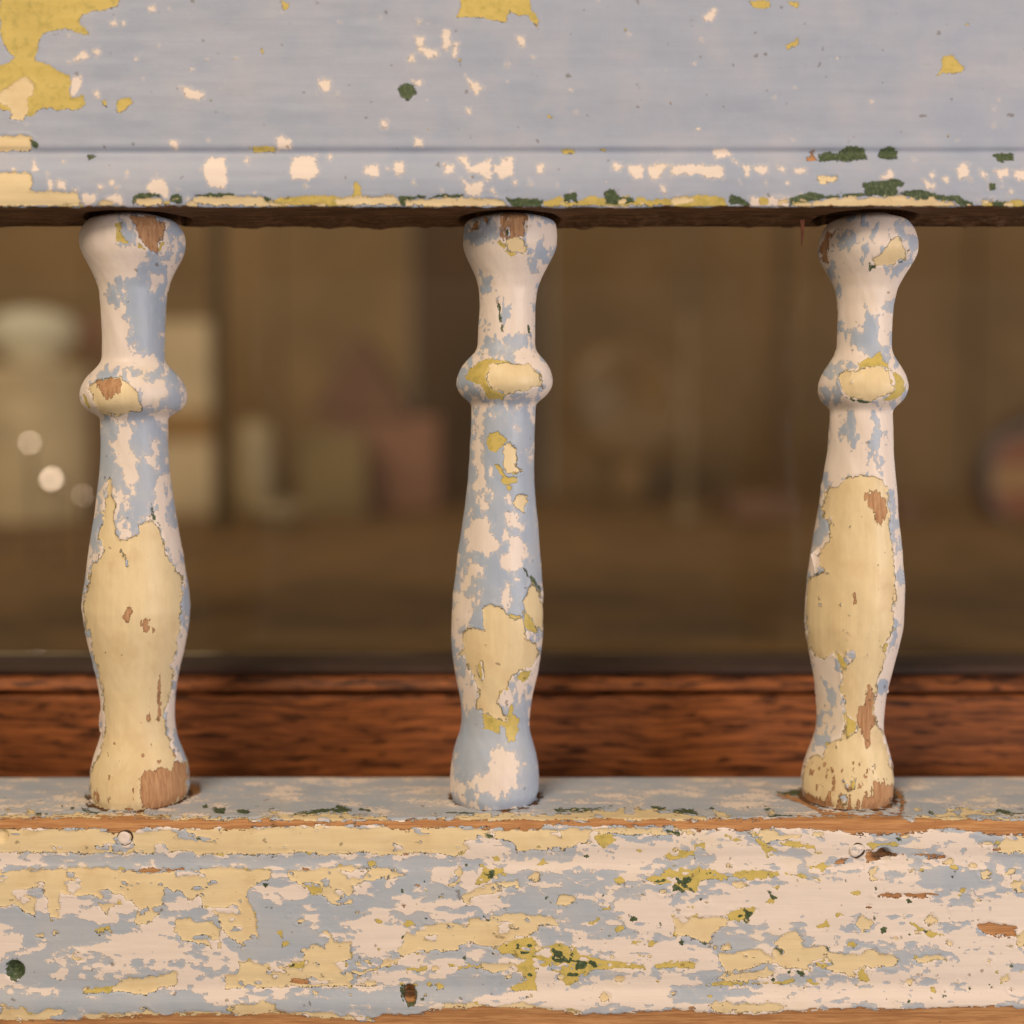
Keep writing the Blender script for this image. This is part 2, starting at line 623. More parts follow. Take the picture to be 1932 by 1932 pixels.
    q(P, 'B', 'white', '405 205 460 210 450 260 490 285 530 280 535 320 470 320 430 280; 565 170 600 170 605 250 585 290 560 270; 620 240 650 240 645 320 620 320; 370 320 395 310 400 345 375 345; 980 210 1020 210 1025 265 995 255; 690 430 740 460 790 490 750 530 720 490;'
      '390 450 445 450 440 480 410 475; 690 610 715 610 715 640 695 640; 215 680 250 680 245 725 215 720; 400 780 440 785 445 830 400 820; 125 940 200 930 205 990 160 998 125 970; 285 910 340 910 355 960 320 998 280 960; 565 925 620 925 625 975 575 980;'
      '650 880 700 890 720 940 780 920 830 895 840 1010 810 1020 780 980 720 975 690 930; 850 930 890 940 900 900 960 895 960 995 890 985 850 970; 665 1000 700 1040 790 1020 795 1050 770 1100 690 1100 690 1060; 1090 930 1130 930 1125 980 1095 975;'
      '1520 915 1570 915 1570 960 1525 955; 1605 930 1690 930 1685 1000 1640 1005 1610 975; 1720 940 1780 920 1830 930 1760 1015 1725 990; 1850 930 1932 940 1932 985 1850 980; 1790 1045 1815 1050 1815 1085 1790 1080; 1480 1155 1600 1160 1600 1190 1500 1180')
    q(P, 'C', 'white', '125 90 190 45 200 70 170 120 130 115; 0 935 100 930 240 935 240 1000 140 1005 100 975 0 985; 355 930 385 930 380 990 360 990; 400 940 480 930 485 970 450 985 420 960; 545 930 590 940 580 970 550 960; 640 950 710 945 710 975 645 970;'
      '1130 1000 1180 950 1200 990 1150 1010; 1555 950 1580 920 1620 930 1620 990 1570 1000; 1680 950 1720 970 1715 1000 1690 985; 1760 960 1840 950 1840 995 1790 1000; 1870 960 1932 960 1990 1010 1890 1010; 1360 1010 1380 1015 1420 1050 1380 1060; 180 850 240 840 280 870 200 895; 390 1110 600 1110 600 1160 400 1160')
    q(P, 'C', 'wood', '710 870 750 850 765 900 715 900')
    P.specks('white', 34, (-200, 0, 2100, 270), (1.0, 4.0), .8, 11)
    P.specks('white', 90, (-300, 292, 2300, 380), (1.5, 6), .8, 12)
    P.specks('mustard', 16, (-200, 0, 2100, 300), (1.0, 5), 1, 13)
    P.specks('cream', 60, (-300, 376, 2300, 390), (2, 9), 2.2, 14)
    P.specks('mustard', 40, (-300, 374, 2300, 390), (2, 9), 2.2, 15)
    # the unpainted underside with paint runs at its front edge
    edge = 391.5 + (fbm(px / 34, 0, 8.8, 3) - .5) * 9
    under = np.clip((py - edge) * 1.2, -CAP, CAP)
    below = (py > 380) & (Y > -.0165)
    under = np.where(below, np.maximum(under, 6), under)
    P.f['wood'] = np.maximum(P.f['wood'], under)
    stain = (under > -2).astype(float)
    ex = np.where(below, -0.0034 * (fbm(px / 60, Y * 60, 2.2, 5) - .46) * ss(Y, -.0165, .004), 0)
    # sockets the balusters are let into, a little too wide for them
    for cx in (250, 962, 1640):
        hx = float(unproj(cx, 405, 0)[0])
        wx = (px - 966) / F * (DIST + Y)
        rr = np.hypot((wx - hx) / .0128, (Y - .0004) / .0146)
        hole = 1 - ss(rr, .96, 1.02)
        ex = np.where(below, ex * (1 - hole) + .0035 * hole, ex)
    return P, stain, ex


top_rail = build_rail('top_rail', prof_top, paint_top, 1.7, .0007, PAINT_T)

# ---- bottom rail: ledge, worn arris, band, field, bead, bare lower edge
ledge = [(YB - (YB - YF - .0012) * t, zl) for t in np.linspace(0, 1, 46)]
fb = resample([(1546, YF + .0006), (1549, YF - .0001), (1553, YF - .0006), (1560, YF - .0010), (1580, YF - .0012), (1602, YF - .0012), (1610, YF - .0009),
               (1622, YF - .0008), (1634, YF - .0009), (1644, YF - .0012), (1660, YF - .0013), (1835, YF - .0013), (1852, YF - .0010), (1862, YF - .0009), (1874, YF - .0012),
               (1888, YF - .0017), (1900, YF - .0018), (1912, YF - .0015), (1924, YF - .0012), (1985, YF - .0010)], 3.0)
prof_bot = [(YB, zl - .03), (YB, zl - .0008)] + ledge + fb + [(YF + .003, fb[-1][1] - .001), (YB, fb[-1][1] - .001)]


def paint_bottom(px, py, Y):
    P = Paint(px, py, 21.4, 4.2)
    led = (py < 1547)
    # thin blue coat rubbed through to the white one, in streaks along the stick
    n = fbm(px / 60, py / 24, 31.5, 5)
    dens = .50 + .10 * (fbm(px / 300, py / 120, 4.4, 2) - .5) - .05 * ss(px, 500, 1400)
    w = (n - dens) * 150
    nl = fbm(px / 60, Y * 260, 12.2, 5)
    w = np.where(led, (nl - .50) * 26 - 3, w)
    P.f['white'] = np.clip(w, -CAP, CAP)
    q = put
    q(P, 'a', 'white', '0 560 260 555 420 570 420 610 250 600 0 615; 0 1250 330 1300 320 1325 0 1310; 1650 885 1800 860 1780 1000 1700 900; 750 960 960 1000 1060 1060 1040 1150 860 1200 800 1050; 1110 1080 1340 1140 1330 1220 1200 1180; 1040 1240 1250 1240 1400 1360 1130 1360')
    q(P, 'a', 'blue', '260 610 270 548 1932 545 1932 610 1540 620 1300 612 900 618 600 608; 1450 900 1600 800 1700 850 1750 960 1840 1050 1820 1090 1650 1140 1480 1170 1360 1150 1280 1040 1400 1060; -300 1330 500 1335 900 1310 1100 1330 1300 1400 1932 1300 1932 1440 900 1460 300 1440 -300 1440; 190 1240 700 1240 600 1290 380 1320 200 1280')
    q(P, 'b', 'blue', '560 1220 800 1200 930 1290 930 1330 400 1400 0 1440 0 1310 280 1290; 950 790 1030 720 1230 720 1370 790 1500 870 1500 900 1260 960 1230 890 1060 870 900 880; 0 560 100 570 600 560 600 600 500 640 400 690 340 620 0 590; 1590 690 1700 640 1720 740 1620 770; 1070 990 1200 960 1260 1050 1120 1060')
    q(P, 'b', 'white', '70 930 300 900 380 950 310 1080 280 1130 70 1140; 690 890 800 800 930 780 950 810 900 870; 1550 780 1850 760 1880 850 1880 1000 1700 980 1550 900; 1100 1230 1200 1210 1300 1290 1500 1210 1932 1210 1932 1400 1700 1420 1300 1410 1000 1380 1090 1330; 700 460 880 460 960 540 880 600 780 570; 980 550 1250 560 1260 620 1000 600; 1320 480 1640 500 1932 460 1932 520 1600 600 1300 620; 1240 960 1400 1000 1900 1010 1932 1150 1600 1150 1300 1060')
    q(P, 'c', 'white', '0 790 400 760 600 700 1000 640 1300 680 1320 750 1480 800 1640 820 1932 860 1932 930 1650 930 1240 880 700 930 500 980 380 930 0 890; 0 1300 600 1290 1932 1280 1932 1370 1700 1390 1000 1400 600 1370 0 1340; 700 980 1100 980 1400 1040 1932 1080 1932 1120 1300 1060 900 1030; 100 430 230 430 300 560 500 590 700 560 860 590 1300 580 1932 590 1932 620 300 640 150 560; 1000 1220 1240 1200 1500 1160 1700 1200 1660 1280 1100 1290')
    q(P, 'c', 'blue', '1330 640 1500 600 1800 640 1740 740 1500 770 1350 740; 1720 540 1990 530 1990 660 1800 600; 0 1300 200 1290 420 1290 380 1340 150 1380 0 1400; 960 1050 1200 1050 1420 1080 1300 1150 1250 1140 1130 1080; 1320 1240 1430 1260 1410 1280 1320 1275; 0 560 200 540 160 600 0 620')
    q(P, 'a', 'cream', '-900 640 0 640 600 610 700 640 1040 640 1300 615 1530 630 1530 690 1400 740 1380 800 1430 850 1440 950 1450 1000 1430 1060 1370 1060 1290 1020 1240 950 1200 850 1130 830 1120 770 1060 830 1030 760 930 740 920 860 860 920 790 940 750 920 790 870 740 810 690 800 600 880 560 860 560 780 340 760 320 910 290 910 270 850 250 760 200 760 190 860 210 910 160 890 80 830 0 840 -400 800;'
      '985 900 1080 910 1190 920 1230 950 1240 1070 1180 1065 1030 1030 985 980; 540 970 620 940 630 980 560 1010; 640 1290 730 1240 980 1210 1000 1230 1000 1280 900 1300 820 1330 480 1325 470 1300; 1350 1150 1400 1140 1550 1210 1740 1230 1932 1260 1932 1290 1270 1300 1265 1230 1340 1220;'
      '1620 640 1932 610 1932 820 1870 830 1810 770 1720 740 1640 690; 1700 1080 1790 1060 1830 1080 1840 1000 1800 980 1850 970 1880 1040 1932 1030 1932 1260 1650 1240 1560 1180 1700 1140; 1280 1400 1540 1370 1550 1420 1450 1450 1250 1440;'
      '-900 1440 0 1440 0 1385 60 1420 100 1390 160 1450 330 1410 380 1450 700 1440 820 1410 870 1450 1250 1430 1500 1420 1900 1440 1932 1520 0 1520 -900 1520; -900 400 0 400 560 405 760 420 1000 400 1400 395 1932 380 1932 545 1300 540 700 538 0 545 -900 545; -900 320 450 312 620 310 900 322 1400 345 1620 320 1932 315 1932 360 0 345 -900 345; 400 1110 440 1100 480 1130 460 1150 420 1140')
    q(P, 'b', 'cream', '0 380 1100 410 1932 385 1932 430 1600 440 1330 480 1250 520 980 530 930 470 800 450 680 470 710 520 600 550 300 540 0 545; 0 620 260 625 350 670 200 680 120 700 80 725 0 700;'
      '410 945 620 930 700 950 720 910 850 900 950 880 1010 870 1060 900 1130 890 1210 910 1180 940 1100 950 1060 1000 980 1010 860 1080 760 1050 700 1040 640 1090 520 1100 420 1090 340 1130 310 1100 340 1010; 670 770 760 740 870 710 990 700 1000 730 880 750 780 790 690 830 670 800; 1200 800 1220 770 1300 780 1310 810 1260 830 1205 830; 1030 670 1080 640 1120 650 1110 690 1050 695; 620 640 660 610 680 640 650 720 600 715 640 690;'
      '0 1160 150 1150 310 1130 300 1160 160 1200 60 1260 190 1262 190 1280 0 1285; 780 1160 900 1150 970 1170 930 1200 860 1220 780 1200; 1880 910 1932 900 1932 980 1880 960; 0 330 200 320 280 350 540 345 600 320 1100 325 1500 290 1700 280 1932 330 1932 355 0 355; 0 1460 170 1470 160 1530 0 1530; 560 1390 700 1380 860 1400 1000 1370 1100 1410 1340 1430 1340 1450 560 1420')
    q(P, 'c', 'cream', '1680 480 1932 440 2800 440 2800 530 1820 530 1720 510; 0 910 240 890 250 930 180 1000 160 1060 80 1030 0 990; 205 1090 260 1110 440 1070 500 1120 520 1160 450 1150 410 1180 300 1200 300 1230 220 1170;'
      '520 1050 580 1000 660 960 690 1000 690 1070 820 1060 820 1100 1000 1110 1100 1070 1120 1110 1200 1110 1240 1140 1200 1180 1050 1180 980 1230 830 1200 760 1170 700 1190 560 1180 480 1240 300 1260 130 1270 250 1220 460 1200 530 1130; 975 940 1010 890 1070 920 1060 960 1010 985; 280 710 340 690 370 720 330 745; 1060 640 1150 610 1150 680 1080 690; 1850 710 1932 700 2200 720 2100 780 1870 750; 1360 910 1420 880 1450 920 1400 950; 1240 1260 1300 1240 1320 1270 1250 1280; 1790 1240 1840 1230 1860 1260 1800 1265; 1310 1140 1380 1120 1460 1100 1490 1140 1400 1170 1330 1160; 150 1400 200 1370 500 1380 600 1400 560 1430 200 1440; 1680 640 1740 620 1760 660 1700 680; 1720 1130 1760 1140 1740 1160; 1880 1000 1990 980 1990 1060 1900 1060;'
      '0 325 170 330 300 345 600 345 850 325 1250 330 2900 330 2900 355 0 352; 180 300 320 335 190 330; 1420 310 1600 275 1780 320 1460 330; 330 405 520 405 560 440 800 420 830 470 700 440 480 480')
    q(P, 'b', 'mustard', '860 1070 980 1010 1060 1010 1110 1070 1190 1050 1280 1060 1350 1110 1480 1130 1600 1160 1720 1170 1700 1190 1500 1190 1400 1200 1280 1280 1200 1260 1220 1220 1160 1170 1080 1190 1090 1250 1100 1320 960 1320 950 1290 1040 1260 1000 1210 940 1180 1020 1140 900 1100; 1700 680 1760 670 1860 620 1932 640 1932 740 1870 700 1800 720 1720 710;'
      '740 710 790 640 770 600 830 640 860 620 910 620 910 650 850 680 820 710; 1390 430 1440 420 1540 440 1540 470 1480 510 1430 490; 1640 520 1700 510 1690 545 1660 540; 1800 560 1830 540 1932 520 1932 560 1840 580; 1380 930 1440 905 1440 935 1390 950; 1540 960 1580 930 1590 960 1540 990; 1460 830 1500 830 1500 860 1460 860; 520 1265 560 1270 570 1300 530 1310; 350 1190 480 1160 480 1195 360 1215; 1600 1040 1760 1030 1740 1060 1620 1055; 1740 1160 1932 1150 1932 1180 1760 1190; 600 1170 780 1160 780 1190 620 1190', True)
    q(P, 'a', 'mustard', '1720 720 1800 700 1820 760 1760 780; 1550 980 1590 970 1585 1010; 1570 1040 1620 1030 1630 1060 1590 1075; 1570 1180 1660 1150 1740 1150 1700 1190; 470 1300 640 1290 620 1325 480 1325; 540 970 620 940 625 960 560 990; 1250 1440 1320 1410 1300 1450', True)
    q(P, 'c', 'mustard', '0 640 100 620 200 640 280 660 440 620 480 640 680 655 780 690 700 680 560 660 400 690 260 680 110 700 100 760 0 740; 60 490 130 480 140 510 80 520; 250 430 370 490 340 500 280 460; 410 430 440 420 440 450 480 490 540 530 490 560 440 490; 560 480 620 470 760 490 760 520 600 510; 690 610 800 590 860 610 800 640; 1510 600 1560 590 1570 630 1520 630; 700 1240 800 1250 780 1280 700 1270; 1050 480 1200 470 1220 490 1080 510; 0 520 50 530 0 560; 0 1160 90 1160 80 1185 0 1190; 1250 880 1275 900 1260 920; 1300 930 1360 960 1480 1000 1400 1010 1320 960; 480 720 560 720 540 750; 240 880 380 850 430 840 380 920 270 910; 740 940 820 920 840 960 750 965; 130 1270 250 1255 400 1265 640 1255 600 1280 160 1285; 750 1150 830 1130 860 1160 800 1190; 980 1200 1040 1180 1060 1260 1000 1240', True)
    q(P, 'a', 'green', '1200 280 1265 285 1260 315 1205 310; 1335 290 1395 290 1390 320 1340 318; 1605 320 1800 290 1932 285 1932 300 1640 325; 460 290 560 310 540 320 470 305; 485 200 520 270 500 260 480 220; 1400 700 1450 710 1440 725; 1480 700 1520 705 1500 730; 1100 450 1130 460 1110 475; 1840 630 1870 640 1860 660', True)
    q(P, 'b', 'green', '830 640 855 620 850 690 830 680; 1870 680 1890 680 1932 760 1880 720; 1810 400 1900 420 1890 440 1830 430; 790 890 830 910 810 935; 860 895 880 910 875 930; 1735 275 1815 280 1800 300 1750 300; 1885 290 1932 285 1932 325; 85 275 160 285 150 300 90 295; 590 305 740 315 700 322; 0 270 30 275 30 295 0 295; 800 430 850 430 845 450 810 450; 1200 290 1400 285 1520 270 1400 300 1210 305', True)
    q(P, 'c', 'green', '470 740 500 760 550 790 510 800; 360 850 400 880 370 930 355 920; 240 880 260 900 245 905; 515 1060 580 1085 570 1110; 1125 965 1160 945 1165 985 1145 990; 650 1200 690 1205 700 1235 660 1220; 1210 450 1240 460 1225 475; 1740 1280 1760 1300 1735 1310; 1620 1290 1640 1300 1625 1315; 810 1060 840 1060 830 1100; 1500 880 1520 890 1510 930; 0 710 30 760 0 750; 120 1040 150 1050 135 1080; 0 295 90 300 100 325 0 315; 490 320 610 330 500 337; 540 195 690 165 690 210 600 215; 1200 170 1260 220 1250 280 1220 300 1240 240 1190 210; 1390 300 1430 320 1410 328; 1740 310 1800 290 1932 320 1780 314', True)
    q(P, 'a', 'wood', '-900 335 0 335 500 330 700 325 900 335 1400 350 1932 355 1932 385 1500 385 1350 405 1000 400 800 395 760 420 640 430 560 405 300 395 0 405 -900 405; 400 1480 560 1465 1000 1455 1450 1445 1550 1430 1720 1460 1932 1485 1932 1640 -900 1640 -900 1490; 1640 1250 1730 1245 1740 1275 1660 1280; 690 640 850 625 1040 625 1040 640 850 645; 1050 150 1110 140 1130 190 1060 220; 1700 620 1740 630 1720 645')
    q(P, 'b', 'wood', '0 350 240 352 600 345 1100 350 1932 345 1932 385 1700 385 1130 380 1100 412 900 405 880 395 500 395 280 405 230 380 0 380; 170 1480 220 1450 400 1450 550 1415 860 1405 1130 1420 1350 1445 1600 1440 1880 1430 1932 1415 1932 1640 0 1640 0 1500')
    q(P, 'c', 'wood', '0 350 500 345 800 325 1200 320 1300 345 1932 350 2900 350 2900 440 1932 440 1700 430 1500 400 1250 435 1000 435 850 410 500 390 330 405 0 405; 0 1415 160 1440 430 1450 600 1430 1000 1410 1200 1420 1550 1405 1800 1400 1932 1415 2900 1415 2900 1640 0 1640; 1040 520 1110 520 1200 545 1250 550 1110 580 1050 590; 870 585 940 570 920 590; 1290 545 1520 560 1400 570; 1080 775 1250 765 1440 775 1400 790 1200 785; 1660 940 1730 930 1880 950 1880 1000 1800 1010 1700 980; 1750 500 1790 495 1800 520 1760 530;'
      '560 200 690 230 780 290 1000 320 1220 310 1240 260 1200 180 1240 190 1265 250 1240 310 1250 330 820 325 700 270 540 210')
    P.f['white'] = np.where(led, P.f['white'], np.clip(P.f['white'] * .8 + (fbm(px / 17, py / 7, 37.0, 4) - .53) * 44, -CAP, CAP))
    P.erode(('cream',), 34, 17, 16, 51.0, .66)
    P.erode(('mustard',), 22, 10, 14, 53.0, .66)
    rim = P.f['cream'] + (fbm(px / 15, py / 8, 77.0, 3) - .66) * 34
    P.f['mustard'] = np.maximum(P.f['mustard'], np.where(py > 1595, np.clip(rim, -CAP, CAP), -CAP))
    rim = P.f['mustard'] + (fbm(px / 11, py / 8, 79.0, 3) - .80) * 40
    P.f['green'] = np.maximum(P.f['green'], np.where(py > 1595, np.clip(rim, -CAP, CAP), -CAP))
    P.specks('cream', 60, (-300, 1560, 2300, 1890), (1.5, 7), 1.6, 21)
    P.specks('mustard', 90, (600, 1590, 2300, 1880), (1.5, 8), 1.8, 22)
    P.specks('cream', 70, (900, 1590, 2300, 1890), (1.5, 8), 1.6, 28)
    P.specks('green', 80, (700, 1590, 2300, 1900), (1.2, 4.6), 1.2, 23)
    P.specks('wood', 16, (0, 1590, 2300, 1880), (1.0, 4), 1.8, 24)
    P.specks('green', 40, (-300, 1520, 2300, 1545), (1.0, 4.5), 2.0, 25)
    P.specks('cream', 30, (-300, 1526, 2300, 1546), (2, 7), 2.0, 26)
    ex = np.zeros_like(px)
    ring = np.zeros_like(px)
    # splits in the wood and nail holes
    for cx, cy, r, dpt in ((28, 1830, 19, .0016), (772, 1876, 15, .0016), (1668, 1612, 14, .0012), (2, 1577, 14, .001)):
        rr = np.hypot(px - cx, (py - cy) * (.8 if cy > 1850 else 1))
        ex = np.maximum(ex, dpt * (1 - ss(rr, r * .65, r * 1.02)))
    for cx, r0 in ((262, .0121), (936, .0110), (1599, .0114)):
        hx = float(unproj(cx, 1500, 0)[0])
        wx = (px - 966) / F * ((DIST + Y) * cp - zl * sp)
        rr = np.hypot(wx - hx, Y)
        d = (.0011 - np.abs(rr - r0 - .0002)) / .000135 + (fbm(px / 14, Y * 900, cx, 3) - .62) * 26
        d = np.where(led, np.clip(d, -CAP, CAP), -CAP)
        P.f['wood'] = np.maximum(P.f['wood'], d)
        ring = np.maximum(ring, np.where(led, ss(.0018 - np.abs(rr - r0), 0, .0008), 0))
    # slow grain ridges of the weathered face
    ex += np.where(led, 0, .00012 * (fbm(px / 150, py / 12, 6.6, 4) - .5))
    for cx, cy, r in ((28, 1830, 18),):
        rr = r - np.hypot(px - cx, (py - cy) * .9) + (fbm(px / 8, py / 8, 3.0, 2) - .5) * 9
        P.f['green'] = np.maximum(P.f['green'], np.clip(rr, -CAP, CAP))
        for k in ('cream', 'wood'):
            P.f[k] = np.minimum(P.f[k], np.clip(-rr, -CAP, CAP))
    rr = 13 - np.hypot((px - 772) * 1.1 + (py - 1876) * -.25, (py - 1876) * .72) + (fbm(px / 7, py / 9, 5.0, 2) - .5) * 9
    P.f['wood'] = np.maximum(P.f['wood'], np.clip(rr, -CAP, CAP))
    P.f['green'] = np.maximum(P.f['green'], np.clip(rr + 3, -CAP, CAP))
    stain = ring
    for cx, cy, r in ((1668, 1612, 20), (2, 1577, 16), (772, 1876, 12)):
        stain = np.maximum(stain, 1 - ss(np.hypot((px - cx) * .6, py - cy), r * .5, r))
    return P, stain, ex


bottom_rail = build_rail('bottom_rail', prof_bot, paint_bottom, 9.3, .0005, PAINT_X)


# ---- nail heads painted over with the rest
def painted_small(o, layer_vals):
    n = len(o.data.vertices)
    for k in LAYERS + ('stain',):
        set_attr(o, k, np.full(n, layer_vals.get(k, -CAP if k != 'stain' else 0.0)))


RUST = simple_mat('rust_dirt', (.075, .036, .016), .9, .3, 700, bump=.0002)


def rough_ring(o, c, seed, amt):
    me = o.data
    n = len(me.vertices)
    co = np.empty(n * 3, np.float32)
    me.vertices.foreach_get('co', co)
    co = co.reshape(-1, 3)
    off = np.array(o.parent.location + o.parent.parent.location)
    dx, dz = co[:, 0] + off[0] - c[0], co[:, 2] + off[2] - c[2]
    a_ = np.arctan2(dz, dx)
    k_ = 1 + amt * (noise(np.cos(a_) * 1.7 + seed, np.sin(a_) * 1.7 + seed, seed) - .45) * 2
    co[:, 0] += dx * (k_ - 1)
    co[:, 2] += dz * (k_ - 1)
    me.vertices.foreach_set('co', co.ravel())
    me.update()


for cx, cy, r, vals, seed in ((234, 1581, 12.0, {'white': 8}, 1.5), (1614, 1605, 12.5, {'white': 0.5}, 6.2)):
    yy = YF - .0012
    x, z = unproj(cx, cy, yy)
    m = (DIST + yy) / F
    c = (float(x), yy, float(z))
    pr = [(r * m, -.0004), (r * m, .00006), (r * m * .86, .00020), (r * m * .5, .00022), (1e-6, .00016)]
    o = lathe('nail_head', pr, c, PAINT_X, bottom_rail, 32, 'y')
    painted_small(o, vals)
    rough_ring(o, c, seed, .10)
    # rust-filled seat round the head, wider on one side
    pr = [(r * m * 1.26, -.0006), (r * m * 1.20, .00004), (r * m * .98, .00002), (r * m * .9, -.0006)]
    c2 = (c[0] + r * m * .30, yy, c[2] - r * m * (.02 if seed < 3 else -.02))
    o = lathe('nail_seat', pr, c2, RUST, bottom_rail, 32, 'y')
    rough_ring(o, c2, seed + 3, .20)

# ------------------------------------------------------------------ balusters
# silhouettes: (y, left, right) in the three enlarged views of each baluster
SIL = {
    'L': (['150 400 900;200 235 985;250 212 1035;300 202 1062;360 206 1074;420 220 1072;480 245 1055;560 290 1012;650 330 965;750 365 930;900 385 915;1100 395 908;1300 400 905;1350 398 908;1390 375 925;1440 320 962;1500 255 1022;1580 216 1072;1650 210 1090;1710 225 1085;1760 255 1055;1795 305 1000;1822 362 940;1845 378 928',
           '150 378 928;400 386 934;600 375 942;800 347 965;1000 320 992;1200 295 1030;1400 265 1066;1600 237 1095;1760 227 1107',
           '100 232 1104;200 245 1100;300 265 1084;400 288 1062;500 310 1040;600 335 1016;700 355 1000;800 375 988;900 388 985;1000 398 988;1100 395 1003;1200 378 1040;1300 343 1080;1400 305 1096;1500 287 1101;1600 288 1101;1660 296 1092']),
    'M': (['165 560 1280;210 532 1303;300 524 1315;400 531 1318;470 556 1297;560 602 1253;650 648 1205;750 671 1162;900 674 1141;1100 661 1138;1220 652 1133;1260 644 1140;1300 618 1165;1350 560 1215;1420 510 1262;1500 481 1294;1570 484 1299;1630 515 1268;1680 560 1215;1710 600 1155;1730 606 1145',
           '100 604 1140;300 600 1137;500 587 1131;700 565 1134;900 543 1147;1100 516 1165;1300 490 1180;1500 463 1191;1650 441 1201;1760 432 1207',
           '100 428 1212;200 429 1211;300 432 1205;400 438 1195;500 448 1179;600 462 1158;700 478 1132;800 492 1106;900 504 1089;1000 510 1080;1100 494 1086;1180 463 1106;1280 446 1141;1400 440 1176;1500 438 1185;1600 436 1185;1650 444 1170']),
    'R': (['200 610 1262;250 566 1318;350 530 1347;440 522 1345;500 536 1317;570 570 1275;650 618 1225;750 660 1172;900 682 1139;1100 677 1126;1250 667 1122;1290 655 1130;1330 635 1145;1400 578 1182;1480 530 1230;1560 509 1256;1640 516 1244;1700 542 1205;1740 585 1158;1765 612 1132',
           '100 617 1129;300 600 1128;500 582 1142;700 550 1160;900 526 1175;1100 492 1195;1300 458 1214;1500 427 1228;1700 416 1231',
           '100 413 1225;200 416 1220;300 430 1205;400 446 1185;500 467 1160;600 483 1135;700 495 1110;800 502 1082;900 505 1064;1000 502 1051;1100 488 1046;1200 450 1062;1300 411 1091;1400 386 1121;1500 376 1142;1600 379 1144;1650 390 1135']),
}


def baluster_profile(key):
    ys, xl, xr = [], [], []
    for i, txt in enumerate(SIL[key]):
        ox, oy, k = VIEWS[key + str(i + 1)]
        for row in txt.split(';'):
            a, b, c = [float(t) for t in row.split()]
            ys.append(oy + k * a)
            xl.append(ox + k * b)
            xr.append(ox + k * c)
    return np.array(ys), np.array(xl), np.array(xr)


def paint_L(P):
    q = put
    q(P, 'L1', 'white', '150 60 520 60 540 370 700 400 780 460 700 560 620 640 480 660 500 800 560 850 620 1060 580 1160 620 1260 700 1300 780 1340 800 1400 700 1420 560 1430 420 1400 300 1500 180 1640 350 900 260 640 150 450; 600 1480 880 1520 940 1600 920 1680 760 1740 700 1640; 920 300 960 330 990 420 960 460 930 400; 940 590 1050 470 1060 540 960 630; 790 620 880 640 890 690 820 700')
    q(P, 'L1', 'blue', '620 640 740 640 780 760 900 760 900 1380 780 1320 640 1260 590 1180 640 1040 560 980 600 880 570 720; 430 700 500 700 520 900 480 900 440 830; 830 460 920 470 900 590 820 600; 580 1440 800 1440 960 1520 1060 1620 1090 1700 960 1780 740 1800 900 1680 960 1600 880 1540 600 1480; 960 180 1060 260 1060 420 1000 420 960 330')
    q(P, 'L1', 'mustard', '495 200 545 180 540 300 600 350 560 365 500 350; 690 370 760 410 730 420 680 400; 870 360 905 350 890 420 860 440')
    q(P, 'L1', 'wood', '600 130 800 130 905 200 915 280 870 360 860 440 800 430 760 400 700 330 660 220')
    q(P, 'L1', 'cream', '255 1580 280 1545 420 1500 540 1510 640 1580 680 1640 720 1780 500 1830 380 1810 300 1690')
    q(P, 'L1', 'wood', '330 1540 420 1510 530 1530 530 1610 480 1650 430 1680 340 1600')
    q(P, 'L1', 'mustard', '225 1640 255 1690 280 1760 235 1720')
    q(P, 'L2', 'blue', '390 160 520 160 470 350 500 520 560 620 600 740 540 760 460 660 400 700 370 800 340 1100 280 1300 360 500; 660 150 930 150 950 600 860 640 830 720 820 860 800 980 700 1040 640 1140 580 1060 640 930 620 820 680 720 660 480 610 420 610 340')
    q(P, 'L2', 'white', '540 200 650 200 670 250 610 330 610 430 670 480 680 700 640 790 590 740 560 620 500 500 470 400 480 320; 470 760 560 770 590 860 640 910 590 980 570 1080 640 1120 640 1150 560 1190 490 1080 520 960 540 860 460 800; 830 740 900 720 940 900 960 1000 1000 1080 1040 1260 1060 1450 980 1380 910 1260 880 1080 820 980 850 880; 800 310 840 330 850 520 820 600 780 520 740 480 800 480; 380 170 430 200 420 280 385 260')
    q(P, 'L2', 'cream', '800 1010 850 1060 880 1090 900 1200 920 1300 1000 1420 1060 1500 1055 1680 1040 1950 225 1950 230 1700 262 1500 300 1380 340 1360 390 1260 370 1180 330 1170 350 1070 390 1040 380 960 400 880 440 660 460 740 450 800 500 900 470 1000 490 1130 520 1190 640 1160 700 1120 680 1060')
    q(P, 'L2', 'green', '790 870 796 970 860 1060 880 1060 810 962 800 870; 535 1270 590 1400 602 1410 550 1290', True)
    q(P, 'L2', 'wood', '595 1700 625 1780 600 1890 560 1830; 740 1830 780 1850 805 1950 760 1970 700 1890')
    q(P, 'L3', 'cream', '228 -40 1040 -40 1030 100 1050 180 1010 300 1000 450 960 560 990 650 940 880 900 980 940 1150 980 1280 1000 1360 1110 1350 1120 1500 1100 1700 900 1800 450 1820 280 1720 270 1500 320 1360 390 1200 404 1000 360 650 306 480 264 250')
    P.specks('wood', 16, (190, 1400, 330, 1532), (2, 6), .3, 93)
    q(P, 'L3', 'wood', '850 730 875 620 880 960 860 1010; 770 880 790 1020 770 990; 780 1210 800 1230 790 1280; 710 1500 740 1440 900 1410 980 1440 1000 1360 1110 1370 1120 1480 1090 1640 980 1740 800 1800 730 1740 690 1640; 430 1830 450 1790 560 1770 640 1760 680 1840; 330 1720 300 1640 320 1600 340 1690')


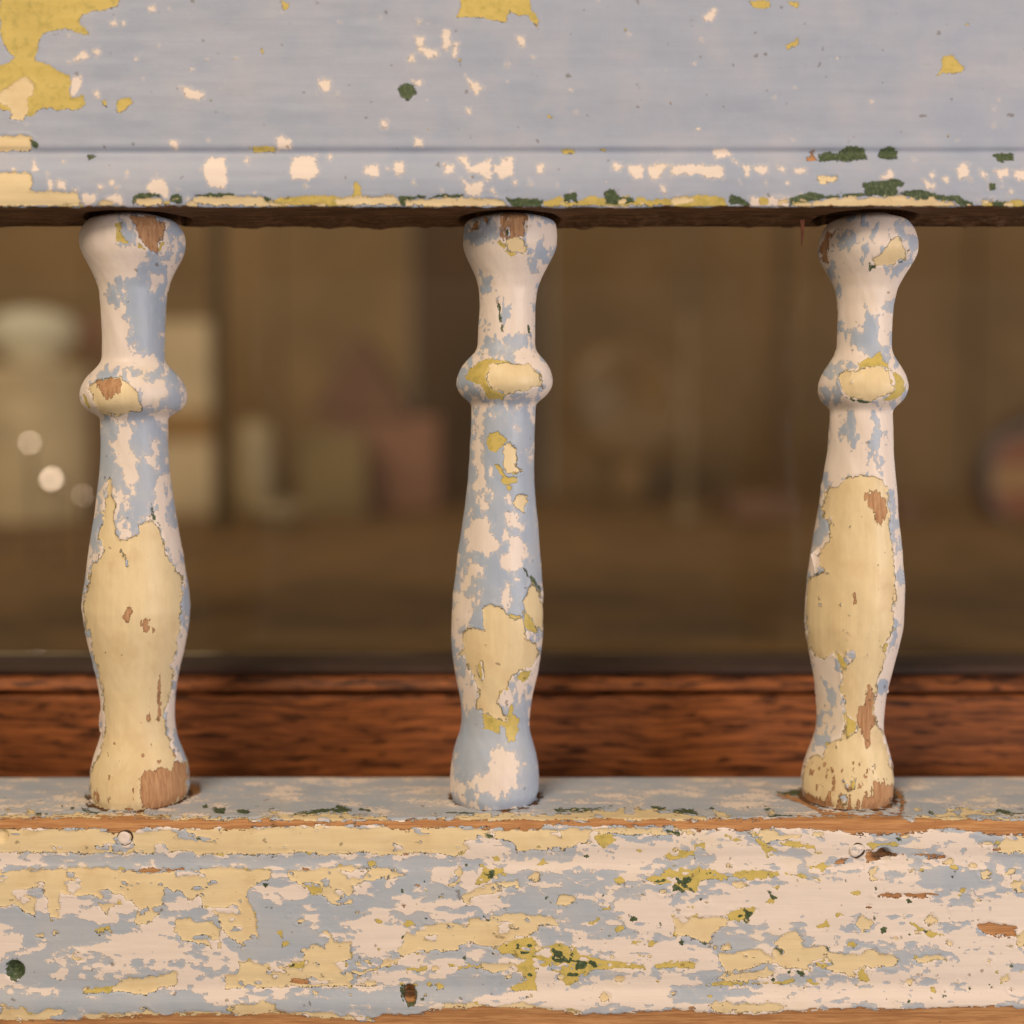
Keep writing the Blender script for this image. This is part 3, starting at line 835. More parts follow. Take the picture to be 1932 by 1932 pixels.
def paint_M(P):
    q = put
    q(P, 'M1', 'blue', '730 1150 850 1150 940 1220 990 1130 1130 1180 1140 1280 1020 1250 940 1330 760 1330 700 1250; 700 160 830 180 840 270 720 370 640 380 600 300; 910 1620 1040 1620 1030 1680 920 1680; 560 1540 680 1600 720 1690 560 1660; 480 1480 560 1380 600 1350 560 1440')
    q(P, 'M1', 'white', '690 400 1100 460 1140 560 1130 1100 1000 1080 900 800 700 640 640 560; 960 1260 1080 1260 1200 1360 1290 1500 1250 1640 1200 1500 1080 1380 960 1360')
    q(P, 'M1', 'mustard', '810 340 850 350 920 430 1050 440 1060 380 1070 440 930 470 870 410; 545 1490 600 1420 700 1350 870 1350 960 1380 760 1420 720 1500 760 1590 900 1640 860 1680 740 1670 680 1560 600 1540')
    q(P, 'M1', 'cream', '880 330 960 300 1050 340 1060 430 940 450 900 400; 720 1480 750 1400 870 1370 980 1390 1080 1380 1180 1460 1210 1590 1130 1570 1040 1620 900 1640 780 1600 740 1560')
    q(P, 'M1', 'wood', '850 180 870 100 1060 100 1070 260 1040 300 1010 290 930 320 870 350 850 250; 600 250 640 160 660 240; 700 150 760 150 740 210')
    q(P, 'M1', 'green', '880 270 905 220 920 290 900 310; 950 285 975 285 970 310', True)
    P.cut(('white',), V('M2', '590 -20 1160 -20 1200 1932 430 1932')[0])
    q(P, 'M2', 'white', '640 60 710 50 710 200 690 300 700 360 680 420 700 560 760 590 750 630 690 620 710 690 700 740 760 800 720 820 720 880 690 930 640 800 610 720 650 620 640 500 620 330 620 150; 600 930 640 980 720 970 750 1020 730 1070 780 1130 790 1200 850 1220 850 1270 740 1310 650 1310 600 1260 560 1280 550 1180 590 1040; 910 820 960 900 990 960 980 1030 1020 1060 1000 1090 950 1070 920 1010 900 920 940 930;'
      '860 1130 900 1120 1000 1180 1050 1220 1060 1310 1010 1290 1030 1400 980 1420 970 1490 890 1450 860 1380 890 1300 930 1290 920 1220; 540 1370 640 1360 670 1420 720 1430 700 1490 640 1460 630 1560 560 1620 500 1540 560 1440; 450 1620 560 1640 680 1630 680 1690 620 1740 590 1850 540 1932 480 1932 430 1800; 910 1560 930 1640 950 1690 910 1720 900 1770 830 1740 850 1650; 730 90 770 90 780 150 740 140; 900 80 960 70 930 150; 950 230 990 235 990 260; 1050 60 1140 60 1130 200 1080 150; 600 20 1150 20 1150 60 600 60; 1080 450 1130 420 1130 520')
    q(P, 'M2', 'mustard', '735 310 760 280 820 265 880 310 900 350 850 400 800 440 750 410 730 360; 790 540 830 550 880 600 900 640 980 650 980 690 930 700 950 740 930 770 890 710 850 680 870 640 820 580; 920 1800 1040 1820 980 1870; 1040 1780 1080 1800 1110 1932 1060 1932')
    q(P, 'M2', 'cream', '870 380 920 360 980 400 990 480 980 560 1030 590 1000 610 900 620 870 560 870 450; 960 870 1000 800 1050 790 1080 850 1060 950 990 920; 1110 1540 1180 1590 1205 1700 1220 1850 1200 1950 1110 1900 1030 1700 1070 1620; 690 1800 720 1740 780 1720 870 1770 930 1830 970 1860 1050 1830 1060 1940 700 1940')
    q(P, 'M2', 'green', '1045 1420 1105 1520 1190 1615 1192 1590 1120 1500', True)
    q(P, 'M1', 'green', '830 880 862 1125 872 1125 842 880; 1075 1060 1108 1175 1118 1170 1090 1060', True)
    P.cut(('white',), V('M3', '500 900 1100 900 1200 1500 1180 1760 440 1760 440 1200')[0])
    q(P, 'M3', 'white', '850 1240 910 1240 920 1300 980 1310 1000 1380 1040 1410 1000 1450 1000 1560 940 1600 880 1660 840 1690 780 1640 720 1630 650 1640 640 1570 600 1530 640 1470 720 1440 770 1440 760 1380 800 1350 760 1290; 440 1530 500 1510 540 1590 520 1650 600 1720 620 1760 540 1740 450 1640; 840 830 930 760 960 720 1060 740 1030 800 960 830 1020 920 1040 950 980 900 950 870; 480 660 560 650 640 720 650 830 600 920 560 900 500 780; 430 0 640 0 600 100 530 250 520 380 480 400 430 250')
    q(P, 'M3', 'blue', '1060 720 1100 700 1080 900 1000 900 960 850; 450 480 560 500 600 640 480 640')
    q(P, 'M3', 'cream', '690 60 760 25 870 70 930 140 970 150 1060 130 1060 330 1150 370 1180 440 1120 560 1010 600 940 640 900 740 840 790 830 860 900 980 900 1030 800 1000 700 950 650 900 660 780 620 660 570 560 550 480 490 460 530 400 530 280 580 240 700 250 690 150; 1040 20 1110 -40 1220 20 1230 130 1150 260 1080 120')
    q(P, 'M3', 'mustard', '1050 180 1070 90 1110 130 1160 270 1060 250; 980 660 1010 610 1100 600 1090 640 1040 700; 700 950 800 1000 900 1030 930 870 960 880 960 950 1000 1000 980 1190 910 1200 880 1070 840 1050 840 1130 760 1100 700 1090; 920 110 990 120 970 155 935 140; 650 560 690 510 690 690 660 620', True)


def paint_R(P):
    q = put
    q(P, 'R1', 'white', '620 450 900 520 1000 600 1120 640 1100 900 1000 950 900 900 850 1080 700 1100 690 800 640 640')
    q(P, 'R1', 'blue', '700 330 760 270 830 290 850 350 800 400 710 410; 920 950 1000 1000 1030 1100 1040 1240 1120 1260 1120 1310 1060 1280 980 1320 870 1330 870 1240 780 1230 790 1100 880 1090; 620 560 660 560 690 640 650 670 620 630; 560 1460 660 1390 800 1350 830 1420 700 1430 650 1540 600 1510; 1280 300 1340 280 1360 430 1290 540 1200 620 1160 580 1260 500; 1110 260 1200 180 1300 260 1260 330 1160 300')
    q(P, 'R1', 'mustard', '840 1390 900 1340 990 1320 1000 1280 1040 1280 1060 1340 1110 1390 1100 1420 1020 1390 900 1420; 1130 1440 1200 1470 1250 1540 1240 1620 1140 1700 1060 1690 1160 1620 1170 1540')
    q(P, 'R1', 'cream', '960 500 1040 450 1100 370 1120 330 1190 310 1230 370 1270 420 1250 500 1180 510 1150 540 1080 560 1000 560; 680 1490 730 1440 830 1440 920 1400 1040 1400 1100 1440 1140 1520 1170 1570 1130 1640 1040 1650 960 1700 860 1680 720 1640 700 1560')
    q(P, 'R1', 'green', '940 535 1000 560 1000 580 950 600; 1185 515 1215 515 1205 540; 710 1645 860 1688 960 1700 920 1718 800 1695', True)
    q(P, 'R1', 'wood', '500 430 560 330 600 270 660 250 610 340 585 420 590 540 540 500')
    q(P, 'R2', 'white', '590 20 1150 20 1160 720 1080 640 860 610 720 700 600 720 560 640')
    q(P, 'R2', 'blue', '720 160 780 120 830 180 830 250 810 300 830 400 800 430 780 360 720 320; 970 100 1000 90 1020 230 1100 250 1060 300 1040 400 990 440 1060 500 1080 620 1020 600 960 540 940 400 920 350 980 290; 550 640 600 580 610 720 560 760; 530 830 560 1000 590 1030 600 1160 540 1230 470 1280 490 1080; 1110 750 1140 800 1180 1000 1150 1080 1195 1200 1180 1250 1140 1150 1120 900')
    q(P, 'R2', 'cream', '580 745 690 745 720 700 760 650 860 625 980 640 1060 680 1100 760 1110 900 1130 1080 1140 1200 1160 1350 1165 1550 1160 1700 1145 1950 405 1950 405 1700 430 1500 560 1440 530 1380 520 1300 560 1230 600 1180 600 1100 590 1030 610 990 560 990 545 900')
    q(P, 'R2', 'wood', '890 780 940 800 960 770 1000 780 1010 770 1060 800 1100 860 1090 980 1040 1060 1000 1000 980 940 930 900; 800 1640 820 1620 830 1700 815 1740 800 1700')
    q(P, 'R3', 'cream', '405 -40 1145 -40 1130 200 1110 330 1070 400 1070 500 1040 620 1000 780 1000 900 1010 1050 1070 1100 1080 1200 1110 1330 1160 1450 1165 1620 1100 1800 900 1830 600 1820 400 1760 370 1600 370 1450 420 1330 500 1310 540 1340 620 1200 700 1180 740 1000 740 870 710 780 720 650 690 500 640 440 560 500 470 470 430 380')
    P.specks('wood', 46, (1514, 1440, 1692, 1532), (2.5, 9), .32, 91)
    P.specks('mustard', 10, (1590, 1420, 1660, 1510), (2, 6), .6, 92)
    q(P, 'R3', 'mustard', '660 430 720 470 770 540 740 600 710 560; 760 960 800 1000 840 1020 830 1100 760 1160 745 1050; 1055 400 1090 350 1110 360 1080 440 1060 430; 1135 230 1165 235 1140 260; 790 1520 830 1510 820 1580 790 1600; 570 1210 610 1200 600 1240', True)
    q(P, 'R3', 'blue', '720 1520 770 1560 770 1610 740 1590; 700 1650 755 1640 745 1730 700 1720; 740 430 820 430 830 480 780 540 740 500', True)
    q(P, 'R3', 'wood', '860 900 900 860 940 720 960 730 990 800 1000 1060 960 1090 960 1220 920 1260 880 1150 850 1060; 640 1520 660 1530 640 1620 610 1700 600 1640; 440 1430 465 1440 450 1480; 560 1460 600 1470 580 1520; 480 1540 510 1560 490 1640; 890 1520 910 1530 890 1570; 980 1530 1040 1540 1160 1560 1160 1640 1080 1820 880 1820 870 1730 940 1640 970 1660; 380 1600 500 1680 600 1740 600 1650 660 1760 680 1690 760 1770 770 1650 800 1740 860 1800 640 1860 400 1800')


def build_baluster(key, seed, fn, label):
    ys, xl, xr = baluster_profile(key)
    cx = (xl + xr) / 2
    xc, zc = unproj(cx, ys, 0.0)
    xe, _ = unproj(xr, ys, 0.0)
    rad = xe - xc
    # rows from just below the ledge to just above the underside
    o_ = np.argsort(zc)
    zc, xc, rad = zc[o_], xc[o_], rad[o_]
    z0, z1 = zl - .0004, zu + .0012
    n = 390
    zz = np.linspace(z0, z1, n)
    rr = np.interp(zz, zc, rad)
    # straight-ish, slightly leaning axis
    a = np.polyfit(zc, xc, 2)
    ax = np.polyval(a, zz)
    # close the foot and the top with a rounded arris
    foot = ss(zz, z0, z0 + .0012)
    rb = rr[np.searchsorted(zz, z0 + .0035)]
    rr = np.where(zz < z0 + .0035, rb - .0007 * (1 - ss(zz, z0, z0 + .0025)), rr)
    ztop = float(unproj(966, {'L': 424, 'M': 424, 'R': 430}[key], 0)[1])
    it = np.searchsorted(zz, ztop)
    rt = rr[it]
    tt = np.clip((zz - ztop) / (z1 - ztop), 0, 1)
    rr = np.where(zz > ztop, rt * (np.clip(1 - (tt * .94) ** 2.6, 0, 1)) ** .5, rr)
    k = np.hanning(9)[1:-1]
    k /= k.sum()
    rr = np.convolve(np.pad(rr, 3, mode='edge'), k, mode='valid')
    m = 200
    th = np.linspace(0, 2 * math.pi, m, endpoint=False)
    T, Zg = np.meshgrid(th, zz, indexing='ij')
    Rg = np.broadcast_to(rr, T.shape).copy()
    Ag = np.broadcast_to(ax, T.shape)
    Rg += .00028 * (fbm(np.cos(T) * 1.4 + 5, np.sin(T) * 1.4 + Zg * 90, seed, 3) - .5) * 2
    Xg = Ag + Rg * np.sin(T)
    Yg = -Rg * np.cos(T)
    px, py = proj(Xg, Yg, Zg)
    back = np.cos(T) < -.15
    # the far side carries its own wear
    px = np.where(back, px + 4000 + (T - math.pi) * 70, px)
    P = Paint(px.ravel(), py.ravel(), seed, 3.0)
    thr = {'L': .50, 'M': .455, 'R': .40}[key]
    nn = fbm(px.ravel() / 17, py.ravel() / 34, seed + 7, 4)
    P.f['white'] = np.clip((nn - thr) * 95, -CAP, CAP)
    bn = fbm(px.ravel() / 60, py.ravel() / 110, seed + 2, 4)
    P.f['cream'] = np.where(back.ravel(), np.clip((bn - .60) * 160, -CAP, CAP), P.f['cream'])
    fn(P)
    P.f['white'] = np.clip(P.f['white'] * .8 + (fbm(px.ravel() / 9, py.ravel() / 15, seed + 31, 4) - .5) * 34, -CAP, CAP)
    P.erode(('cream', 'wood'), 20, 30, 5, seed + 60, .80)
    rim = P.f['cream'] + (fbm(px.ravel() / 15, py.ravel() / 15, seed + 77, 3) - .68) * 26
    P.f['mustard'] = np.maximum(P.f['mustard'], np.clip(rim, -CAP, CAP))
    dep = paint_depth(P).reshape(T.shape)
    Xg = Xg - dep * np.sin(T)
    Yg = Yg + dep * np.cos(T)
    v = np.stack([Xg, Yg, Zg], -1).reshape(-1, 3)
    f = grid_faces(m, n, True)
    o = mesh_obj('baluster', v, f, PAINT_Z, gallery)
    for kk in LAYERS:
        set_attr(o, kk, P.f[kk])
    set_attr(o, 'stain', np.zeros(len(v)))
    o['label'] = label
    return o, ax, zz, rr


balL = build_baluster('L', 3.3, paint_L, 'baluster with long bare cream patch over belly and foot')
balM = build_baluster('M', 13.7, paint_M, 'mostly blue and white baluster with a jagged cream patch')
balR = build_baluster('R', 27.1, paint_R, 'baluster with tall rounded cream patch and splintered wooden foot')


# ---- lifted flakes of paint on the outlines
def flake(par, pts, Y, lift, vals):
    """small curled chip: outline in grid coordinates, thickened"""
    p = np.asarray(pts, float)
    x, z = unproj(p[:, 0], p[:, 1], Y)
    n = len(p)
    c = np.array([x.mean(), z.mean()])
    y = Y + lift * np.linspace(0, 1, n)
    v = [(x[i], y[i], z[i]) for i in range(n)] + [(x[i], y[i] + .0003, z[i]) for i in range(n)]
    fs = [tuple(range(n)), tuple(range(2 * n - 1, n - 1, -1))]
    fs += [(i, i + n, (i + 1) % n + n, (i + 1) % n) for i in range(n)]
    o = mesh_obj('paint_flake', v, fs, PAINT_Z, par, smooth=False)
    painted_small(o, vals)
    return o


flake(balL[0], [(192, 1331), (196, 1345), (197, 1368), (199, 1379), (196, 1384), (190, 1378), (189, 1364), (190, 1348)], -.0015, -.0012, {'white': 1.0})
flake(balR[0], [(1536, 1040), (1545, 1032), (1548, 1040), (1541, 1048), (1546, 1060), (1543, 1078), (1536, 1082), (1533, 1064), (1528, 1046)], -.0045, -.001, {'white': 3.0})
flake(balR[0], [(1672, 1290), (1676, 1300), (1676, 1306), (1671, 1308), (1668, 1300)], -.003, -.0006, {'white': 20})

# ---- a reddish splinter hanging from the underside
x, z = unproj(1513, 424, -.006)
x2, z2 = unproj(1512, 464, -.006)
spl = []
for i, t in enumerate(np.linspace(0, 1, 5)):
    w = .0011 * (1 - .75 * t) * .5
    zz_ = float(z) + .0012 + (float(z2) - float(z) - .0012) * t
    xx = float(x) + (float(x2) - float(x)) * t + .0002 * math.sin(t * 3)
    for dx, dy in ((-w, -w * .5), (w, -w * .5), (w, w * .5), (-w, w * .5)):
        spl.append((xx + dx, -.006 + dy, zz_))
fs = [(0, 3, 2, 1), (16, 17, 18, 19)]
for i in range(4):
    for j in range(4):
        a, b = i * 4 + j, i * 4 + (j + 1) % 4
        fs.append((a, b, b + 4, a + 4))
mesh_obj('splinter', spl, fs, simple_mat('splinter_wood', (.22, .065, .022), .7, .2, 900), top_rail, False)

# ------------------------------------------------------------------ glazed cabinet behind
YR = 0.036


def wood_material():
    m, nt, b = new_mat('rosewood')
    vec = nd(nt, 'ShaderNodeTexCoord').outputs['Object']
    warp = tex_noise(nt, vec, 14, 3, .5)
    add = nd(nt, 'ShaderNodeVectorMath', operation='MULTIPLY_ADD')
    nt.links.new(warp, add.inputs[0])
    add.inputs[1].default_value = (0, 0, .010)
    nt.links.new(vec, add.inputs[2])
    g1 = tex_noise(nt, add.outputs[0], 900, 6, .65, (.045, .3, 1))
    g2 = tex_noise(nt, add.outputs[0], 150, 3, .5, (.10, .3, 1))
    c = mixc(nt, sstep(nt, g1, .32, .66), (.050, .0150, .0055), (.370, .118, .034))
    c = mixc(nt, math_n(nt, 'MULTIPLY', sstep(nt, g2, .50, .72), .30), c, (.050, .014, .005))
    g3 = tex_noise(nt, add.outputs[0], 620, 3, .6, (.14, .3, 1))
    c = mixc(nt, math_n(nt, 'MULTIPLY', sstep(nt, g3, .53, .65), .85), c, (.012, .0035, .0015))
    nt.links.new(c, b.inputs['Base Color'])
    b.inputs['Roughness'].default_value = .55
    b.inputs['Specular IOR Level'].default_value = .25
    bn = nd(nt, 'ShaderNodeBump')
    bn.inputs['Distance'].default_value = .0002
    nt.links.new(g1, bn.inputs['Height'])
    nt.links.new(bn.outputs[0], b.inputs['Normal'])
    return m


ROSE = wood_material()
_, zr = unproj(966, 1314, YR)
_, zbot = unproj(966, 2150, YR)
cabinet = empty('glazed_cabinet', (0, YR, float(zbot)))
tag(cabinet, 'dark brown wooden glazed cabinet standing behind the painted balusters', 'cabinet')
XW = .62


def extrude_x(name, prof, mat, par, x0=-XW, x1=XW):
    n = len(prof)
    v = [(x0, y, z) for y, z in prof] + [(x1, y, z) for y, z in prof]
    fs = [(i, (i + 1) % n, (i + 1) % n + n, i + n) for i in range(n)] + [tuple(range(n - 1, -1, -1)), tuple(range(n, 2 * n))]
    o = mesh_obj(name, v, fs, mat, par, smooth=False)
    b = o.modifiers.new('bevel', 'BEVEL')
    b.width = .0008
    b.segments = 2
    b.limit_method = 'ANGLE'
    return o


zr = float(zr)
rail = extrude_x('door_rail', [(YR, float(zbot)), (YR + .03, float(zbot)), (YR + .03, zr), (YR, zr)], ROSE, cabinet)
# glazing bead: a fillet, a groove and a lip stepping back to the glass
z2_ = float(unproj(966, 1301, YR + .003)[1])
extrude_x('groove_fillet', [(YR + .004, zr + .0002), (YR + .03, zr + .0002), (YR + .03, z2_), (YR + .004, z2_)], ROSE, rail)
z3_ = float(unproj(966, 1281, YR + .001)[1])
extrude_x('glazing_bead', [(YR + .001, z2_ + .0002), (YR + .03, z2_ + .0002), (YR + .03, z3_), (YR + .003, z3_)], ROSE, rail)
z4_ = float(unproj(966, 1257, YR + .005)[1])
extrude_x('glass_rebate', [(YR + .005, z3_ + .0002), (YR + .03, z3_ + .0002), (YR + .03, z4_), (YR + .005, z4_)],
          simple_mat('shaded_rebate', (.040, .015, .006), .7, .2, 80), rail)  # dark wood, with the rebate's shadow put into its colour

# floor, back boards and uprights
ZF = float(unproj(966, 1250, YR + .035)[1])
YK = 0.95
FLOORM = simple_mat('shelf_board', (.28, .150, .055), .8, .2, 26)
box('shelf_board', -XW, XW, YR + .0305, YK + .02, ZF - .015, ZF, FLOORM, cabinet)
BACKM = simple_mat('back_board', (.215, .125, .050), .7, .15, 9)
BACKD = simple_mat('back_board_dark', (.105, .055, .024), .7, .12, 9)
BACKL = simple_mat('back_board_pale', (.30, .185, .085), .7, .15, 9)
edges = [-XW, -.42, -.235, -.10, .035, .175, .31, .46, XW]
for i in range(len(edges) - 1):
    box('back_plank', edges[i] + .0012, edges[i + 1] - .0012, YK - (.003 if i % 2 else 0), YK + .012, ZF + .0005, .36,
        BACKD if i == 3 else (BACKL if i < 3 else BACKM), cabinet)


def sx(px, Y):
    return float(unproj(px, 966, Y)[0])


def sz(py, Y):
    return float(unproj(966, py, Y)[1])


POSTM = simple_mat('dark_upright', (.085, .05, .024), .6, .2, 40)
YP = .52
box('upright', sx(404, YP), sx(426, YP), YP, YP + .008, ZF + .0005, .34, POSTM, cabinet, .001)
YP2 = .70
box('upright', sx(1462, YP2), sx(1480, YP2), YP2, YP2 + .008, ZF + .0005, .34, BACKD, cabinet, .001)

# glass pane
gm = bpy.data.materials.new('window_glass')
gm.use_nodes = True
nt = gm.node_tree
nt.nodes.remove(nt.nodes['Principled BSDF'])
tr = nd(nt, 'ShaderNodeBsdfTransparent')
tr.inputs[0].default_value = (.93, .94, .90, 1)
gl = nd(nt, 'ShaderNodeBsdfGlossy')
gl.inputs['Roughness'].default_value = .04
fr = nd(nt, 'ShaderNodeFresnel')
fr.inputs[0].default_value = 1.3
mx = nd(nt, 'ShaderNodeMixShader')
nt.links.new(fr.outputs[0], mx.inputs[0])
nt.links.new(tr.outputs[0], mx.inputs[1])
nt.links.new(gl.outputs[0], mx.inputs[2])
nt.links.new(mx.outputs[0], nt.nodes['Material Output'].inputs[0])
box('glass_pane', -XW, XW, YR + .022, YR + .025, z4_ + .0003, .34, gm, cabinet)

# ------------------------------------------------------------------ things on show behind the glass
PORC = simple_mat('white_porcelain', (.88, .82, .68), .3, .04, 40)
JARM = simple_mat('pale_stoneware', (.42, .32, .20), .4, .1, 40)
BEIGE = simple_mat('beige_card', (.68, .53, .36), .6, .12, 30)
OCHRE = simple_mat('ochre_card', (.36, .20, .075), .6, .12, 30)
PINK = simple_mat('dusky_pink', (.30, .145, .095), .6, .12, 30)
ROSEP = simple_mat('dull_rose', (.21, .105, .066), .6, .12, 30)
OLIVE = simple_mat('olive_pot', (.27, .185, .09), .5, .15, 30)
BROWN = simple_mat('brown_glaze', (.235, .135, .055), .4, .2, 40)
TERRA = simple_mat('terracotta', (.27, .085, .035), .6, .15, 40)
DARK = simple_mat('dark_glaze', (.075, .030, .012), .4, .2, 40)
SILV = simple_mat('silver', (.95, .85, .98), .12, .02, 40, metal=1.0)


def prof_px(rows, Y, cxp):
    """rows: (radius in grid units, grid y) -> lathe profile above the shelf"""
    s = (Y + DIST) / F
    return [(max(r * s, 1e-6), sz(py, Y) - ZF) for r, py in rows]


# beige round tin with a white porcelain dish on it, far left
Y = .62
tin = empty('round_tin', (sx(70, Y), Y, ZF))
pz = sz(690, Y) - ZF
s = (Y + DIST) / F
lathe('tin_body', [(1e-6, .0005), (100 * s, .0005), (102 * s, .004), (102 * s, pz - .012), (100 * s, pz - .011), (1e-6, pz - .011)], (sx(70, Y), Y, ZF), BEIGE, tin)
lathe('tin_lid', [(105 * s, pz - .022), (106 * s, pz - .004), (102 * s, pz - .001), (1e-6, pz - .001)], (sx(70, Y), Y, ZF), BEIGE, tin)
tag(tin, 'round beige tin behind the glass at far left, under a white dish', 'tin')
dish = lathe('porcelain_dish', [(1e-6, .0), (35 * s, .0), (45 * s, .006), (78 * s, .020), (82 * s, .030), (62 * s, .038), (24 * s, .042), (1e-6, .043)],
             (sx(72, Y), Y, ZF + pz - .0005), PORC)
tag(dish, 'round white porcelain covered dish on the beige tin at far left', 'dish')

# pink bud beside it
Y = .68
b = lathe('pink_vase', [(1e-6, .0005), (14 * s, .0005), (16 * s, .01), (9 * s, .06), (8 * s, sz(690, Y) - ZF), (20 * s, sz(650, Y) - ZF), (22 * s, sz(620, Y) - ZF), (14 * s, sz(600, Y) - ZF), (1e-6, sz(598, Y) - ZF)],
          (sx(182, Y), Y, ZF), PINK)
tag(b, 'slim pink bud vase next to the white dish at far left', 'vase')


def crate(name, x0, x1, ytop, Y, dep, mat, label, cat, band=None, bandmat=None):
    e = empty(name, (sx((x0 + x1) / 2, Y), Y + dep / 2, ZF))
    zt = sz(ytop, Y)
    box('box_body', sx(x0, Y), sx(x1, Y), Y, Y + dep, ZF + .0005, zt, mat, e, .002)
    if band:
        box('band', sx(x0, Y) - .0006, sx(x1, Y) + .0006, Y - .0006, Y + dep + .0006, sz(band[1], Y), sz(band[0], Y), bandmat, e, .0004)
    tag(e, label, cat)
    return e


crate('banded_box', 296, 402, 605, .66, .05, BEIGE, 'tall cream box with an ochre band, left of the dark upright', 'box', (775, 832), OCHRE)
# mirror-faceted balls, added to give the crystal-like sparkles
for i, (cx, cy, r, lab) in enumerate(((62, 838, 10, 'small mirror ball added for its glint, upper one by the left edge'), (102, 908, 16, 'mirror ball added for the brightest glint, below the upper one at far left'),
                                      (158, 936, 6, 'smallest mirror ball added for its glint, nearest the left baluster'))):
    Y = .36
    q = (Y + DIST) / F
    e = empty('glint_ball', (sx(cx, Y), Y, ZF))
    zc_ = sz(cy, Y) - ZF
    # mosaic of flat mirror facets; one of them faces halfway to the room lamp
    c0 = Vector((sx(cx, Y), Y, ZF + zc_))
    hv = ((Vector(LAMP) - c0).normalized() + (cam.location - c0).normalized()).normalized()
    rot = Vector((0, 0, 1)).rotation_difference(hv).to_matrix()
    vv = []
    for za, nn in ((.93, 6), (.55, 6), (-.1, 6), (-.7, 6)):
        for k in range(nn):
            a_ = k * 2 * math.pi / nn + (.52 if za in (.55, -.7) else 0)
            w_ = math.sqrt(1 - za * za)
            vv.append(c0 + rot @ Vector((w_ * math.cos(a_), w_ * math.sin(a_), za)) * r * q)
    ff = [tuple(range(6)), tuple(range(23, 17, -1))]
    for lv in range(3):
        for k in range(6):
            a_, b_ = lv * 6 + k, lv * 6 + (k + 1) % 6
            sh = 0 if lv % 2 == 0 else 1
            ff.append((a_, a_ + 6, b_))
            ff.append((b_, a_ + 6, b_ + 6))
    mesh_obj('ball', [tuple(x_) for x_ in vv], ff, SILV, e, False)
    lathe('stem', [(1e-6, .0005), (8 * q, .0005), (8 * q, .002), (2 * q, .003), (2 * q, zc_ - r * q + .0006)], (sx(cx, Y), Y, ZF), DARK, e, 16)
    tag(e, lab, 'ornament', 'mirror balls added for sparkle')

# white jar and dish right of the upright
Y = .68
s = (Y + DIST) / F
j = lathe('stoneware_jar', [(1e-6, .0005), (34 * s, .0005), (40 * s, .006), (42 * s, sz(880, Y) - ZF), (38 * s, sz(820, Y) - ZF), (26 * s, sz(795, Y) - ZF), (1e-6, sz(792, Y) - ZF)],
          (sx(482, Y), Y, ZF), JARM)
tag(j, 'pale ceramic jar just right of the dark upright', 'jar')
Y = .56
s = (Y + DIST) / F
j = lathe('low_bowl', [(1e-6, .0005), (24 * s, .0005), (28 * s, .004), (46 * s, .018), (52 * s, sz(968, Y) - ZF), (49 * s, sz(968, Y) - ZF), (40 * s, .020), (1e-6, .012)],
          (sx(522, Y), Y, ZF), JARM)
tag(j, 'low pale bowl in front of the ceramic jar', 'bowl')

# pitched pink house-shaped box
Y = .72
e = empty('house_box', (sx(700, Y), Y + .03, ZF))
x0, x1, zt = sx(625, Y), sx(828, Y), sz(785, Y)
box('box_body', x0, x1, Y, Y + .06, ZF + .0005, zt, PINK, e, .003)
a0, a1, az = sx(585, Y), sx(775, Y), sz(625, Y)
v = [(a0, Y - .004, zt + .0003), (a1, Y - .004, zt + .0003), ((a0 + a1) / 2, Y - .004, az), (a0, Y + .06, zt + .0003), (a1, Y + .06, zt + .0003), ((a0 + a1) / 2, Y + .06, az)]
mesh_obj('roof', v, [(0, 1, 2), (5, 4, 3), (0, 3, 4, 1), (1, 4, 5, 2), (2, 5, 3, 0)], ROSEP, e, False)
tag(e, 'dusky pink box with a pointed roof between left and middle balusters', 'box')
crate('olive_box', 560, 690, 815, .66, .04, OLIVE, 'plain olive box in front of the pink pointed box', 'box')

# brown plate on edge
Y = .78
s = (Y + DIST) / F
pc = (sx(1185, Y), Y, sz(760, Y))
e = empty('display_plate', (pc[0], Y, ZF))
rp = 118 * s
lathe('plate', [(1e-6, 0), (rp * .62, 0), (rp * .72, .004), (rp, .008), (rp, .010), (rp * .7, .0065), (1e-6, .0025)], pc, BROWN, e, 64, 'y')
hz = pc[2] - rp - ZF
box('stand', pc[0] - .012, pc[0] + .012, Y - .012, Y + .012, ZF + .0005, ZF + hz + .004, BROWN, e, .001)
tag(e, 'round brown plate upright on a stand between middle and right balusters', 'plate')

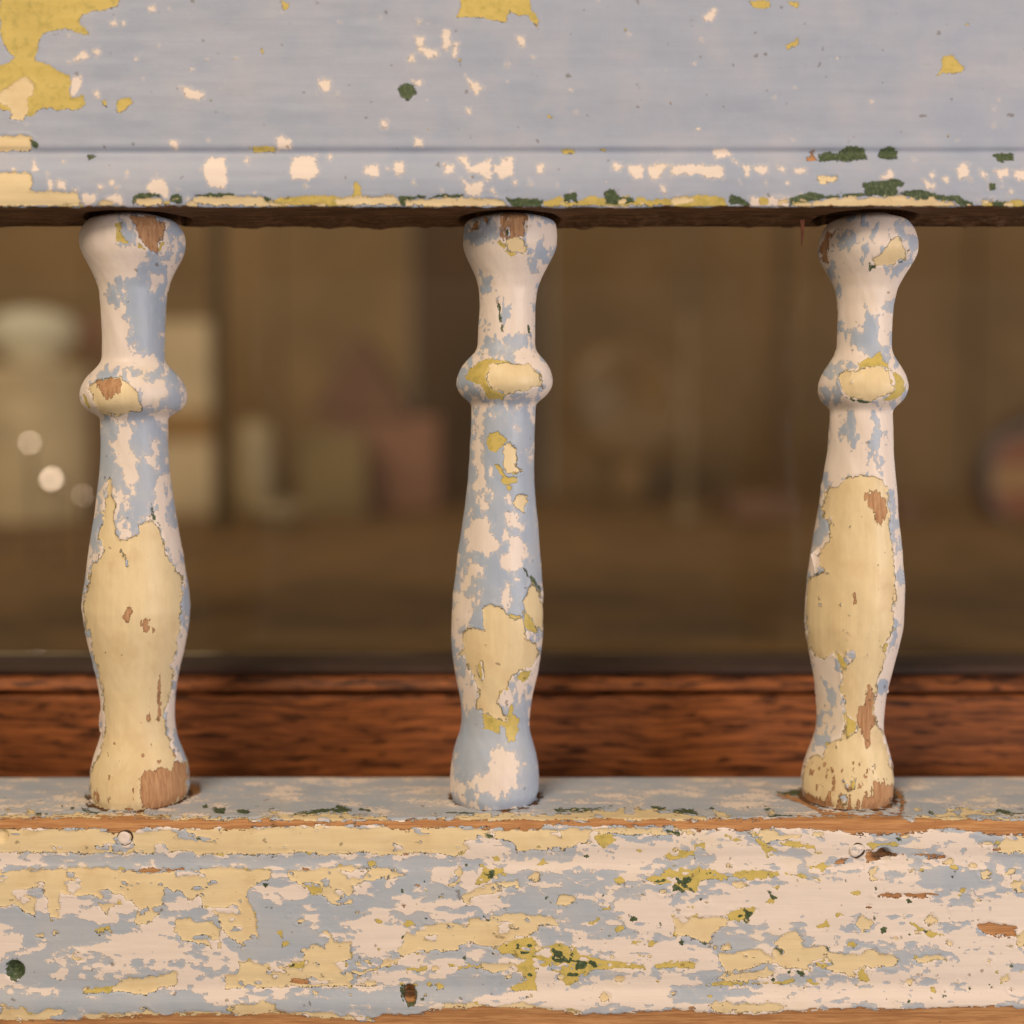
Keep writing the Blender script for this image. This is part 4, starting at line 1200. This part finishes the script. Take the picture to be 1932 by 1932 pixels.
# added to imitate pale streaks of light in glass: slim opaque candlestick
STREAK = simple_mat('pale_streak', (.25, .165, .085), .4, .1, 50)
Y = .62
s = (Y + DIST) / F
zt = sz(590, Y) - ZF
vz = lathe('rod', [(1e-6, .0005), (34 * s, .0005), (36 * s, .003), (12 * s, .008), (8 * s, .02), (9 * s, zt * .3), (13 * s, zt * .42), (9 * s, zt * .55), (11 * s, zt * .9), (15 * s, zt * .95), (11 * s, zt), (1e-6, zt)],
           (sx(1292, Y), Y, ZF), STREAK)
tag(vz, 'pale glass streak imitated by a slim opaque candlestick between the brown plate and the right baluster', 'rod')

crate('rose_box', 1380, 1505, 935, .62, .05, ROSEP, 'low dull rose box behind the right baluster, beside the candlestick', 'box')
crate('rose_book', 1690, 1745, 950, .62, .05, ROSEP, 'small dull rose box right of the right baluster', 'box')

# striped round pot at the right edge
Y = .66
s = (Y + DIST) / F
pc = (sx(1956, Y), Y, sz(900, Y))
e = empty('striped_plate', (pc[0], Y, ZF))
rp = 126 * s
lathe('plate', [(rp * .72, .0), (rp, .004), (rp, .009), (rp * .74, .0065)], pc, DARK, e, 64, 'y')
for k, (za, zb_, mt) in enumerate(((-.74, -.28, TERRA), (-.27, .22, OCHRE), (.23, .74, TERRA))):
    pts = []
    ang0, ang1 = math.asin(za), math.asin(zb_)
    aa = np.linspace(ang0, ang1, 8)
    q = rp * .735
    ring = [(pc[0] + q * math.cos(a), pc[2] + q * math.sin(a)) for a in aa] + [(pc[0] - q * math.cos(a), pc[2] + q * math.sin(a)) for a in aa[::-1]]
    n = len(ring)
    v = [(x_, Y - .0045, z_) for x_, z_ in ring] + [(x_, Y + .001, z_) for x_, z_ in ring]
    fs = [tuple(range(n)), tuple(range(2 * n - 1, n - 1, -1))] + [(i, i + n, (i + 1) % n + n, (i + 1) % n) for i in range(n)]
    mesh_obj('painted_stripe', v, fs, mt, e, False)
box('stand', pc[0] - .012, pc[0] + .012, Y - .010, Y + .012, ZF + .0005, pc[2] - rp + .003, DARK, e, .001)
tag(e, 'dark rimmed round plate with reddish and ochre stripes at right edge', 'plate')
